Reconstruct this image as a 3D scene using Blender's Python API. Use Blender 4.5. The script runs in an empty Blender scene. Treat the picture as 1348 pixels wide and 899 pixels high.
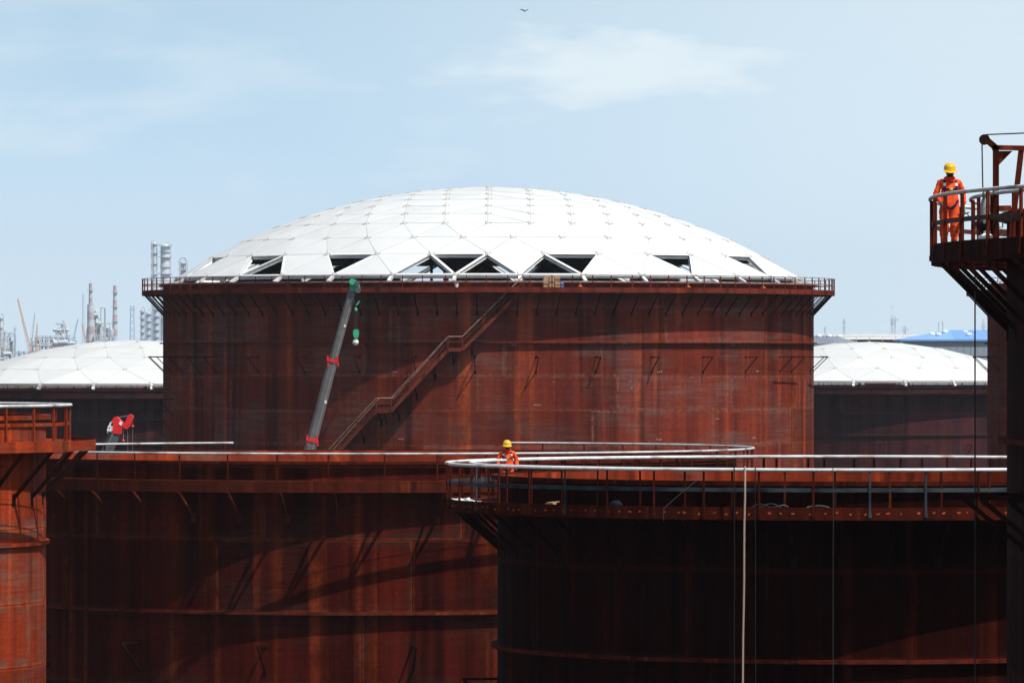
import bpy, bmesh, math, random
from mathutils import Vector, Matrix, Quaternion
from mathutils.bvhtree import BVHTree

PI = math.pi
R_ = math.radians
sc = bpy.context.scene
COL = sc.collection

# ------------------------------------------------------------------ camera
F = 8000.0            # focal length in photograph pixels (photo 1348 x 899)
HX, HY = 674.0, 470.0  # principal column, horizon row
ZC = 17.0             # eye height
cam_d = bpy.data.cameras.new('camera')
cam = bpy.data.objects.new('camera', cam_d)
COL.objects.link(cam)
cam.location = (0, 0, ZC)
cam.rotation_euler = (R_(90) + math.atan((HY - 449.5) / F), 0, 0)
cam_d.sensor_width = 36.0
cam_d.lens = F / 1348.0 * 36.0
cam_d.clip_start = 1.0
cam_d.clip_end = 30000.0
sc.camera = cam

# ------------------------------------------------------------------ sky
SUN_AZ, SUN_EL = R_(48), R_(60)    # azimuth from the camera's back to the right
world = bpy.data.worlds.new('World')
sc.world = world
world.use_nodes = True
wn, wl = world.node_tree.nodes, world.node_tree.links
wn.clear()
wout = wn.new('ShaderNodeOutputWorld')
wbg = wn.new('ShaderNodeBackground')
wbg.inputs['Strength'].default_value = 0.052
sky = wn.new('ShaderNodeTexSky')
sky.sky_type = 'NISHITA'
sky.sun_disc = False
sky.sun_elevation = SUN_EL
sky.sun_rotation = R_(180) - SUN_AZ
sky.altitude = 0
sky.air_density = 1.0
sky.dust_density = 1.2
sky.ozone_density = 2.0
tc = wn.new('ShaderNodeTexCoord')


def wmath(op, a, b=None):
    n = wn.new('ShaderNodeVectorMath')
    n.operation = op
    wl.new(a, n.inputs[0])
    if b is not None:
        if isinstance(b, tuple):
            n.inputs[1].default_value = b
        else:
            wl.new(b, n.inputs[1])
    return n


def wramp(val, lo, hi, o0=0.0, o1=1.0):
    n = wn.new('ShaderNodeMapRange')
    n.interpolation_type = 'SMOOTHSTEP'
    wl.new(val, n.inputs[0])
    n.inputs[1].default_value, n.inputs[2].default_value = lo, hi
    n.inputs[3].default_value, n.inputs[4].default_value = o0, o1
    return n.outputs[0]


dirn = tc.outputs['Generated']
sep = wn.new('ShaderNodeSeparateXYZ')
wl.new(dirn, sep.inputs[0])
stretch = wmath('MULTIPLY', dirn, (1.0, 1.0, 3.6))
cn = wn.new('ShaderNodeTexNoise')
cn.inputs['Scale'].default_value = 26.0
cn.inputs['Detail'].default_value = 6.0
wl.new(stretch.outputs[0], cn.inputs['Vector'])
# the one long faint cumulus bank above the tanks, ragged by the same noise
off = wmath('SUBTRACT', dirn, (0.0195, 1.0, 0.0478))
elp = wmath('MULTIPLY', off.outputs[0], (1 / 0.037, 0.0, 1 / 0.0090))
cn2 = wn.new('ShaderNodeTexNoise')
cn2.inputs['Scale'].default_value = 70.0
cn2.inputs['Detail'].default_value = 7.0
wl.new(stretch.outputs[0], cn2.inputs['Vector'])
jit = wmath('SUBTRACT', cn2.outputs['Color'], (0.5, 0.5, 0.5))
jit = wmath('MULTIPLY', jit.outputs[0], (1.3, 0.0, 1.6))
elp = wmath('ADD', elp.outputs[0], jit.outputs[0])
lng = wmath('LENGTH', elp.outputs[0])
bank = wramp(lng.outputs['Value'], 0.1, 1.35, 0.72, 0.0)
veil = wramp(cn.outputs['Fac'], 0.35, 0.8, 0.0, 0.42)
sheet_x = wramp(sep.outputs['X'], -0.08, 0.09, 0.0, 0.5)
low = wramp(sep.outputs['Z'], 0.0, 0.05, 0.45, 0.0)
mx1 = wn.new('ShaderNodeMath')
mx1.operation = 'MAXIMUM'
wl.new(sheet_x, mx1.inputs[0])
wl.new(low, mx1.inputs[1])
sheet_x = mx1.outputs[0]
mx0 = wn.new('ShaderNodeMath')
mx0.operation = 'MAXIMUM'
wl.new(veil, mx0.inputs[0])
wl.new(sheet_x, mx0.inputs[1])
veil = mx0.outputs[0]
mx = wn.new('ShaderNodeMath')
mx.operation = 'MAXIMUM'
wl.new(bank, mx.inputs[0])
wl.new(veil, mx.inputs[1])
# pale marine haze, thick at the horizon and thinning upwards
hz = wramp(sep.outputs['Z'], 0.0, 0.20, 0.95, 0.0)
hazemix = wn.new('ShaderNodeMixRGB')
wl.new(hz, hazemix.inputs['Fac'])
tint = wn.new('ShaderNodeMixRGB')
tint.blend_type = 'MULTIPLY'
tint.inputs['Fac'].default_value = 1.0
wl.new(sky.outputs[0], tint.inputs['Color1'])
tint.inputs['Color2'].default_value = (0.93, 1.0, 1.04, 1)
mixc = wn.new('ShaderNodeMixRGB')
wl.new(mx.outputs[0], mixc.inputs['Fac'])
wl.new(tint.outputs[0], hazemix.inputs['Color1'])
hazemix.inputs['Color2'].default_value = (10.9, 15.6, 20.0, 1)
wl.new(hazemix.outputs[0], mixc.inputs['Color1'])
mixc.inputs['Color2'].default_value = (18.0, 19.6, 20.0, 1)
wl.new(mixc.outputs[0], wbg.inputs['Color'])
wl.new(wbg.outputs[0], wout.inputs['Surface'])

# ------------------------------------------------------------------ sun
sun_d = bpy.data.lights.new('sun', 'SUN')
sun_d.energy = 5.0
sun_d.angle = R_(0.55)
sun_d.color = (1.0, 0.96, 0.9)
sun = bpy.data.objects.new('sun', sun_d)
COL.objects.link(sun)
to_sun = Vector((math.sin(SUN_AZ) * math.cos(SUN_EL), -math.cos(SUN_AZ) * math.cos(SUN_EL), math.sin(SUN_EL)))
sun.rotation_euler = to_sun.to_track_quat('Z', 'Y').to_euler()
sun.location = (60, -60, 120)

# ------------------------------------------------------------------ exposure and render
sc.view_settings.view_transform = 'Standard'
sc.view_settings.look = 'None'
sc.view_settings.gamma = 1.0
sc.view_settings.exposure = 0.0
sc.view_settings.use_curve_mapping = False
sc.render.engine = 'CYCLES'
sc.cycles.use_denoising = True
sc.cycles.max_bounces = 6
sc.cycles.diffuse_bounces = 3
sc.cycles.glossy_bounces = 2
sc.cycles.volume_bounces = 0
sc.cycles.caustics_reflective = False
sc.cycles.caustics_refractive = False


# ------------------------------------------------------------------ helpers
def P(px, py, Y):
    """a photograph pixel at depth Y as a point in the world"""
    return Vector(((px - HX) / F * Y, Y, ZC - (py - HY) / F * Y))


def tag(o, label=None, cat=None, group=None, kind=None):
    if label:
        o['label'] = label
    if cat:
        o['category'] = cat
    if group:
        o['group'] = group
    if kind:
        o['kind'] = kind
    return o


def empty(name, loc, label=None, cat=None, group=None, rz=0):
    o = bpy.data.objects.new(name, None)
    COL.objects.link(o)
    o.location = loc
    o.rotation_euler = (0, 0, rz)
    o.empty_display_size = 0.5
    return tag(o, label, cat, group)


def link(name, me, parent=None, loc=(0, 0, 0), rz=0.0):
    o = bpy.data.objects.new(name, me)
    COL.objects.link(o)
    if parent:
        o.parent = parent
    o.location = loc
    if rz:
        o.rotation_euler = (0, 0, rz)
    return o


class MB:
    def __init__(self):
        self.v, self.f, self.mi = [], [], []
        self.cur = 0

    def face(self, idx):
        self.f.append(idx)
        self.mi.append(self.cur)

    def add(self, vs, fs):
        b = len(self.v)
        self.v += [tuple(p) for p in vs]
        for q in fs:
            self.face([b + i for i in q])

    def box(self, c, s, rot=None):
        hx, hy, hz = s[0] / 2, s[1] / 2, s[2] / 2
        vs = [Vector((x, y, z)) for x in (-hx, hx) for y in (-hy, hy) for z in (-hz, hz)]
        if rot is not None:
            vs = [rot @ p for p in vs]
        c = Vector(c)
        self.add([p + c for p in vs], [(0, 1, 3, 2), (4, 6, 7, 5), (0, 4, 5, 1), (2, 3, 7, 6), (0, 2, 6, 4), (1, 5, 7, 3)])

    def bar(self, a, b, w, h, up=(0, 0, 1)):
        a, b = Vector(a), Vector(b)
        d = (b - a)
        L = d.length
        d.normalize()
        up = Vector(up)
        if abs(d.dot(up)) > 0.98:
            up = Vector((0, 1, 0))
        s = d.cross(up).normalized()
        u = s.cross(d).normalized()
        vs = []
        for p in (a, b):
            for i, j in ((-1, -1), (1, -1), (1, 1), (-1, 1)):
                vs.append(p + s * (i * w / 2) + u * (j * h / 2))
        self.add(vs, [(3, 2, 1, 0), (4, 5, 6, 7), (0, 1, 5, 4), (1, 2, 6, 5), (2, 3, 7, 6), (3, 0, 4, 7)])

    def tube(self, a, b, r, n=8, r1=None):
        self.path([a, b], r, n, r1)

    def path(self, pts, r, n=6, r1=None, caps=True):
        pts = [Vector(p) for p in pts]
        m = len(pts)
        rings = []
        prev = None
        for i, p in enumerate(pts):
            d = (pts[min(i + 1, m - 1)] - pts[max(i - 1, 0)]).normalized()
            if prev is None:
                ref = Vector((0, 0, 1)) if abs(d.z) < 0.9 else Vector((1, 0, 0))
                s = d.cross(ref).normalized()
            else:
                s = (prev - d * prev.dot(d)).normalized()
            prev = s
            u = d.cross(s)
            rr = r if r1 is None else r + (r1 - r) * i / max(1, m - 1)
            rings.append([p + s * (rr * math.cos(2 * PI * k / n)) + u * (rr * math.sin(2 * PI * k / n)) for k in range(n)])
        b = len(self.v)
        for g in rings:
            self.v += [tuple(q) for q in g]
        for i in range(m - 1):
            for k in range(n):
                k2 = (k + 1) % n
                self.face([b + i * n + k, b + i * n + k2, b + (i + 1) * n + k2, b + (i + 1) * n + k])
        if caps:
            self.face([b + k for k in range(n)][::-1])
            self.face([b + (m - 1) * n + k for k in range(n)])

    def ring(self, r0, r1, z0, z1, a0=None, a1=None, n=128):
        """annular prism; angle 0 faces the camera (-Y), positive to +X"""
        full = a0 is None
        if full:
            a0, a1 = 0.0, 2 * PI
        m = n if full else n + 1
        b = len(self.v)
        for i in range(m):
            a = a0 + (a1 - a0) * i / n
            s, c = math.sin(a), -math.cos(a)
            for r, z in ((r0, z0), (r1, z0), (r1, z1), (r0, z1)):
                self.v.append((r * s, r * c, z))
        for i in range(n):
            j = (i + 1) % m
            for k in range(4):
                k2 = (k + 1) % 4
                self.face([b + i * 4 + k, b + j * 4 + k, b + j * 4 + k2, b + i * 4 + k2])
        if not full:
            self.face([b + k for k in range(4)])
            self.face([b + n * 4 + k for k in range(4)][::-1])

    def hoop(self, Rr, z, r, a0=0.0, a1=2 * PI, n=160, m=8):
        full = abs(a1 - a0 - 2 * PI) < 1e-6
        cnt = n if full else n + 1
        b = len(self.v)
        for i in range(cnt):
            a = a0 + (a1 - a0) * i / n
            for k in range(m):
                t = 2 * PI * k / m
                rr = Rr + r * math.cos(t)
                self.v.append((rr * math.sin(a), -rr * math.cos(a), z + r * math.sin(t)))
        for i in range(n):
            j = (i + 1) % cnt
            for k in range(m):
                k2 = (k + 1) % m
                self.face([b + i * m + k, b + j * m + k, b + j * m + k2, b + i * m + k2])
        if not full:
            self.face([b + k for k in range(m)][::-1])
            self.face([b + n * m + k for k in range(m)])

    def lathe(self, prof, n=24, c=(0, 0, 0), M=None, sx=1.0, sy=1.0):
        b = len(self.v)
        c = Vector(c)
        for r, z in prof:
            for k in range(n):
                a = 2 * PI * k / n
                p = Vector((r * math.cos(a) * sx, r * math.sin(a) * sy, z))
                if M is not None:
                    p = M @ p
                self.v.append(tuple(p + c))
        m = len(prof)
        for i in range(m - 1):
            for k in range(n):
                k2 = (k + 1) % n
                self.face([b + i * n + k, b + i * n + k2, b + (i + 1) * n + k2, b + (i + 1) * n + k])
        self.face([b + k for k in range(n)][::-1])
        self.face([b + (m - 1) * n + k for k in range(n)])

    def prism(self, poly, Y, depth):
        """an outline given in photograph pixels, extruded from depth Y"""
        n = len(poly)
        front = [P(x, y, Y) for x, y in poly]
        back = [p + Vector((0, depth, 0)) for p in front]
        self.add(front + back, [list(range(n)), list(range(2 * n - 1, n - 1, -1))] +
                 [[i, i + n, (i + 1) % n + n, (i + 1) % n] for i in range(n)])

    def mesh(self, name, mat, smooth=True):
        me = bpy.data.meshes.new(name)
        me.from_pydata(self.v, [], self.f)
        for m in (mat if isinstance(mat, (list, tuple)) else [mat]):
            me.materials.append(m)
        if any(self.mi):
            me.polygons.foreach_set('material_index', self.mi)
        bm = bmesh.new()
        bm.from_mesh(me)
        bmesh.ops.recalc_face_normals(bm, faces=bm.faces)
        bm.to_mesh(me)
        bm.free()
        if smooth:
            me.shade_smooth()
            me.set_sharp_from_angle(angle=R_(35))
        me.update()
        return me

    def build(self, name, mat, parent=None, loc=(0, 0, 0), rz=0.0, smooth=True):
        return link(name, self.mesh(name, mat, smooth), parent, loc, rz)


# ------------------------------------------------------------------ materials
def new_mat(name):
    m = bpy.data.materials.new(name)
    m.use_nodes = True
    nt = m.node_tree
    return m, nt.nodes, nt.links, nt.nodes['Principled BSDF']


def plain(name, col, rough=0.6, metal=0.0, var=0.12, scale=3.0, bump=0.0):
    m, n, l, b = new_mat(name)
    g = n.new('ShaderNodeNewGeometry')
    t = n.new('ShaderNodeTexNoise')
    t.inputs['Scale'].default_value = scale
    t.inputs['Detail'].default_value = 5
    l.new(g.outputs['Position'], t.inputs['Vector'])
    mr = n.new('ShaderNodeMapRange')
    l.new(t.outputs['Fac'], mr.inputs[0])
    mr.inputs[1].default_value, mr.inputs[2].default_value = 0.3, 0.7
    mr.inputs[3].default_value, mr.inputs[4].default_value = 1 - var, 1 + var
    mu = n.new('ShaderNodeMixRGB')
    mu.blend_type = 'MULTIPLY'
    mu.inputs['Fac'].default_value = 1
    mu.inputs['Color1'].default_value = (*col, 1)
    l.new(mr.outputs[0], mu.inputs['Color2'])
    l.new(mu.outputs[0], b.inputs['Base Color'])
    b.inputs['Roughness'].default_value = rough
    b.inputs['Metallic'].default_value = metal
    b.inputs['Specular IOR Level'].default_value = 0.5 if rough < 0.55 else 0.12
    if bump:
        bp = n.new('ShaderNodeBump')
        bp.inputs['Strength'].default_value = bump
        l.new(t.outputs['Fac'], bp.inputs['Height'])
        l.new(bp.outputs[0], b.inputs['Normal'])
    return m


def rust(name, dark, mid, orange, grey, k=1.0, a_orange=0.5, a_grey=0.5, plate=0.35, rough=0.8):
    """weathered steel: vertical run-off streaks, primer-grey patches, orange drips, plate to plate tone"""
    m, n, l, b = new_mat(name)
    g = n.new('ShaderNodeNewGeometry')
    oi = n.new('ShaderNodeObjectInfo')

    def noise(scl, detail, seed, rough_=0.55):
        mp = n.new('ShaderNodeMapping')
        mp.inputs['Scale'].default_value = scl
        mp.inputs['Location'].default_value = (seed, seed * 1.7, seed * 0.3)
        l.new(g.outputs['Position'], mp.inputs['Vector'])
        t = n.new('ShaderNodeTexNoise')
        t.inputs['Scale'].default_value = 1.0
        t.inputs['Detail'].default_value = detail
        t.inputs['Roughness'].default_value = rough_
        l.new(mp.outputs[0], t.inputs['Vector'])
        return t.outputs['Fac']

    def rampf(v, lo, hi, o0, o1):
        r = n.new('ShaderNodeMapRange')
        l.new(v, r.inputs[0])
        for i, x in enumerate((lo, hi, o0, o1)):
            r.inputs[i + 1].default_value = x
        return r.outputs[0]

    def mul(a, c):
        q = n.new('ShaderNodeMath')
        q.operation = 'MULTIPLY'
        l.new(a, q.inputs[0])
        if isinstance(c, float):
            q.inputs[1].default_value = c
        else:
            l.new(c, q.inputs[1])
        return q.outputs[0]

    def mix(fac, c1, c2, mode='MIX'):
        q = n.new('ShaderNodeMixRGB')
        q.blend_type = mode
        if isinstance(fac, float):
            q.inputs['Fac'].default_value = fac
        else:
            l.new(fac, q.inputs['Fac'])
        for s, c in (('Color1', c1), ('Color2', c2)):
            if isinstance(c, tuple):
                q.inputs[s].default_value = (*c, 1)
            else:
                l.new(c, q.inputs[s])
        return q.outputs[0]

    streak = noise((0.8 * k, 0.8 * k, 0.05 * k), 5, 3.1)
    fine = noise((1.15 * k, 1.15 * k, 0.018 * k), 3, 11.7, 0.45)
    blot = noise((0.16 * k, 0.16 * k, 0.30 * k), 4, 23.0)
    grain = noise((4.5 * k, 4.5 * k, 4.5 * k), 7, 7.3, 0.7)
    scratch = noise((0.35 * k, 0.35 * k, 6.0 * k), 4, 31.0)
    col = mix(rampf(streak, 0.34, 0.66, 0.0, 1.0), dark, mid)
    brush = rampf(scratch, 0.40, 0.62, 0.25, 1.0)
    col = mix(mul(rampf(blot, 0.47, 0.62, 0.0, a_grey), brush), col, grey)
    stain = noise((0.75 * k, 0.75 * k, 0.03 * k), 3, 41.0)
    col = mix(1.0, col, rampf(stain, 0.55, 0.66, 1.0, 0.5), 'MULTIPLY')
    uv, uvb = n.new('ShaderNodeUVMap'), n.new('ShaderNodeUVMap')
    uv.uv_map, uvb.uv_map = 'UVMap', 'UVFar'
    mn = n.new('ShaderNodeVectorMath')
    mn.operation = 'MINIMUM'
    l.new(uv.outputs[0], mn.inputs[0])
    l.new(uvb.outputs[0], mn.inputs[1])
    sx = n.new('ShaderNodeSeparateXYZ')
    l.new(mn.outputs[0], sx.inputs[0])
    wob = noise((2.5, 2.5, 2.5), 4, 57.0)
    edge = n.new('ShaderNodeMath')
    edge.operation = 'MINIMUM'
    l.new(sx.outputs['X'], edge.inputs[0])
    l.new(sx.outputs['Y'], edge.inputs[1])
    seam = mul(rampf(edge.outputs[0], 0.0, 0.11, 1.0, 0.0), rampf(wob, 0.35, 0.6, 0.2, 1.0))
    isplate = n.new('ShaderNodeMath')
    isplate.operation = 'GREATER_THAN'
    l.new(sx.outputs['X'], isplate.inputs[0])
    isplate.inputs[1].default_value = 1e-5
    band = mul(mul(rampf(edge.outputs[0], 0.12, 0.34, 1.0, 0.0), rampf(wob, 0.42, 0.56, 0.0, 0.75)), rampf(oi.outputs['Random'], 0.45, 0.55, 0.0, 1.0))
    col = mix(mul(band, isplate.outputs[0]), col, grey)
    col = mix(mul(mul(seam, isplate.outputs[0]), 0.55), col, orange)
    patchy = noise((0.5 * k, 0.5 * k, 0.22 * k), 4, 71.0)
    drip = mul(mul(rampf(fine, 0.56, 0.72, 0.0, 1.0), rampf(grain, 0.25, 0.55, 0.5, 1.0)), rampf(patchy, 0.40, 0.58, 0.1, 1.0))
    col = mix(mul(drip, float(a_orange)), col, orange)
    col = mix(1.0, col, rampf(grain, 0.25, 0.75, 0.76, 1.24), 'MULTIPLY')
    col = mix(1.0, col, rampf(scratch, 0.3, 0.7, 0.86, 1.14), 'MULTIPLY')
    col = mix(1.0, col, rampf(oi.outputs['Random'], 0.0, 1.0, 1.0 - plate, 1.0 + plate), 'MULTIPLY')
    l.new(col, b.inputs['Base Color'])
    b.inputs['Roughness'].default_value = rough
    b.inputs['Specular IOR Level'].default_value = 0.02
    bp = n.new('ShaderNodeBump')
    bp.inputs['Strength'].default_value = 0.25
    bp.inputs['Distance'].default_value = 0.05
    l.new(grain, bp.inputs['Height'])
    l.new(bp.outputs[0], b.inputs['Normal'])
    return m


M = {}
M['rust_big'] = rust('rust_big', (0.10, 0.017, 0.011), (0.205, 0.034, 0.017), (0.44, 0.085, 0.022), (0.11, 0.066, 0.058), 0.8, 0.7, 0.85, 0.22)
M['rust_trim'] = rust('rust_trim', (0.11, 0.020, 0.013), (0.18, 0.029, 0.016), (0.36, 0.08, 0.025), (0.07, 0.04, 0.04), 1.5, 0.4, 0.2, 0.2)
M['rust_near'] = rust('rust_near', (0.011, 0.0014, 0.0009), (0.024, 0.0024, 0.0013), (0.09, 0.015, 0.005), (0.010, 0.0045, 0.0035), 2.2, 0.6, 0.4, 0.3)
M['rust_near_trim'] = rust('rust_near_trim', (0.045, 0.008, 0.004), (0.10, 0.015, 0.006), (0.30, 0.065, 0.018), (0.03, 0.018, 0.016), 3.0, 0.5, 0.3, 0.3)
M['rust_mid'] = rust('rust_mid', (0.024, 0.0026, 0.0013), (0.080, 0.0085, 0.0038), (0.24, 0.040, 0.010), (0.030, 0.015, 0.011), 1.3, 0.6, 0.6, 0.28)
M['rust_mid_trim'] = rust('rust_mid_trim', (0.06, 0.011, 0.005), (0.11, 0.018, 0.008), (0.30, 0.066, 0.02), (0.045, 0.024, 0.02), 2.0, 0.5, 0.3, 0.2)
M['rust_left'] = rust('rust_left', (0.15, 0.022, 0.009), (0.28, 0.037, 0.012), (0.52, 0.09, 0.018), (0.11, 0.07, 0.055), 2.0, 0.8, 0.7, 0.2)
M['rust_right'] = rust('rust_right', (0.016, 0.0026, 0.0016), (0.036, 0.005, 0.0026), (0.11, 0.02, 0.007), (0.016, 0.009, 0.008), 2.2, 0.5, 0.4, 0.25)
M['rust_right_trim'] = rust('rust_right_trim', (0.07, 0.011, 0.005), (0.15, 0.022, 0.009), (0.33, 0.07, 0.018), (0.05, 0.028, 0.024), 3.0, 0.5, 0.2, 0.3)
M['rust_far'] = rust('rust_far', (0.028, 0.010, 0.013), (0.065, 0.015, 0.015), (0.16, 0.035, 0.02), (0.03, 0.026, 0.032), 0.6, 0.4, 0.5, 0.15)
M['rust_dark'] = rust('rust_dark', (0.014, 0.005, 0.0045), (0.028, 0.008, 0.006), (0.10, 0.022, 0.009), (0.016, 0.013, 0.013), 2.0, 0.4, 0.3, 0.2)
M['fitting_orange2'] = plain('fitting_orange2', (0.40, 0.085, 0.03), 0.9, 0, 0.5, 9)
M['chalk'] = plain('chalk', (0.42, 0.38, 0.30), 0.9, 0, 0.3, 20)
M['deck_shade'] = plain('deck_shade', (0.005, 0.0045, 0.005), 1.0)  # deck near-black: the tank's inside shade is put into its colour
M['panel_back_shade'] = plain('panel_back_shade', (0.03, 0.033, 0.04), 0.7)  # aluminium underside darkened, shade under the dome painted into the colour
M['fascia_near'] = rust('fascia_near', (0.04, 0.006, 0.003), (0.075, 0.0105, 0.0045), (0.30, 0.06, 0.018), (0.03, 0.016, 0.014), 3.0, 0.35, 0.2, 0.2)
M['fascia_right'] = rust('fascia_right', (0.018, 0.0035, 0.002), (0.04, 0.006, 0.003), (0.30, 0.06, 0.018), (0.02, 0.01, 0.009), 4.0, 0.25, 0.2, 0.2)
M['rail_white'] = rust('rail_white', (0.55, 0.55, 0.55), (0.70, 0.71, 0.72), (0.28, 0.10, 0.05), (0.42, 0.42, 0.43), 1.0, 0.8, 0.5, 0.06, 0.45)
M['stair_pipe'] = plain('stair_pipe', (0.40, 0.27, 0.22), 0.6, 0, 0.3, 2.0)
M['stair_steel'] = rust('stair_steel', (0.12, 0.028, 0.019), (0.20, 0.044, 0.028), (0.36, 0.09, 0.04), (0.12, 0.07, 0.06), 1.5, 0.5, 0.2, 0.1)
M['rail_grey'] = plain('rail_grey', (0.30, 0.23, 0.20), 0.6, 0.0, 0.4, 2.0)
M['flat_bar'] = plain('flat_bar', (0.038, 0.046, 0.055), 0.6, 0.0, 0.8, 1.6)
M['flat_bar_brown'] = plain('flat_bar_brown', (0.085, 0.036, 0.024), 0.7, 0.0, 0.5, 4.0)
M['alu_frame'] = plain('alu_frame', (0.44, 0.43, 0.42), 0.6, 0.0, 0.12, 2.0)
M['alu_beam'] = plain('alu_beam', (0.72, 0.73, 0.73), 0.5, 0.0, 0.1, 2.0)
M['hub'] = plain('hub', (0.46, 0.44, 0.42), 0.5, 0.0, 0.15, 2.0)


def panel_mat(name, col, dirt):
    m, n, l, b = new_mat(name)
    oi = n.new('ShaderNodeObjectInfo')
    g = n.new('ShaderNodeNewGeometry')
    t = n.new('ShaderNodeTexNoise')
    t.inputs['Scale'].default_value = 0.6
    t.inputs['Detail'].default_value = 6
    l.new(g.outputs['Position'], t.inputs['Vector'])
    r = n.new('ShaderNodeMapRange')
    l.new(t.outputs['Fac'], r.inputs[0])
    for i, x in enumerate((0.45, 0.75, 0.0, 0.35)):
        r.inputs[i + 1].default_value = x
    mx_ = n.new('ShaderNodeMixRGB')
    l.new(r.outputs[0], mx_.inputs['Fac'])
    mx_.inputs['Color1'].default_value = (*col, 1)
    mx_.inputs['Color2'].default_value = (*dirt, 1)
    r2 = n.new('ShaderNodeMapRange')
    l.new(oi.outputs['Random'], r2.inputs[0])
    r2.inputs[3].default_value, r2.inputs[4].default_value = 0.93, 1.04
    mu = n.new('ShaderNodeMixRGB')
    mu.blend_type = 'MULTIPLY'
    mu.inputs['Fac'].default_value = 1
    l.new(mx_.outputs[0], mu.inputs['Color1'])
    l.new(r2.outputs[0], mu.inputs['Color2'])
    l.new(mu.outputs[0], b.inputs['Base Color'])
    b.inputs['Roughness'].default_value = 0.42
    return m


M['panel'] = panel_mat('panel', (0.63, 0.65, 0.66), (0.565, 0.55, 0.515))
M['panel_far'] = panel_mat('panel_far', (0.61, 0.625, 0.63), (0.55, 0.535, 0.495))


# ------------------------------------------------------------------ ground
g = MB()
n_ = 40
xs = [-6200 + 12400 * i / n_ for i in range(n_ + 1)]
ys = [-250 + 11200 * i / n_ for i in range(n_ + 1)]
rnd = random.Random(4)
g.v = [(x, y, rnd.uniform(-0.01, 0.01)) for y in ys for x in xs]
for j in range(n_):
    for i in range(n_):
        a = j * (n_ + 1) + i
        g.face([a, a + 1, a + n_ + 2, a + n_ + 1])
M['ground'] = plain('ground', (0.05, 0.04, 0.034), 0.95, 0, 0.35, 0.2)
tag(g.build('ground', M['ground']), kind='structure')


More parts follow.
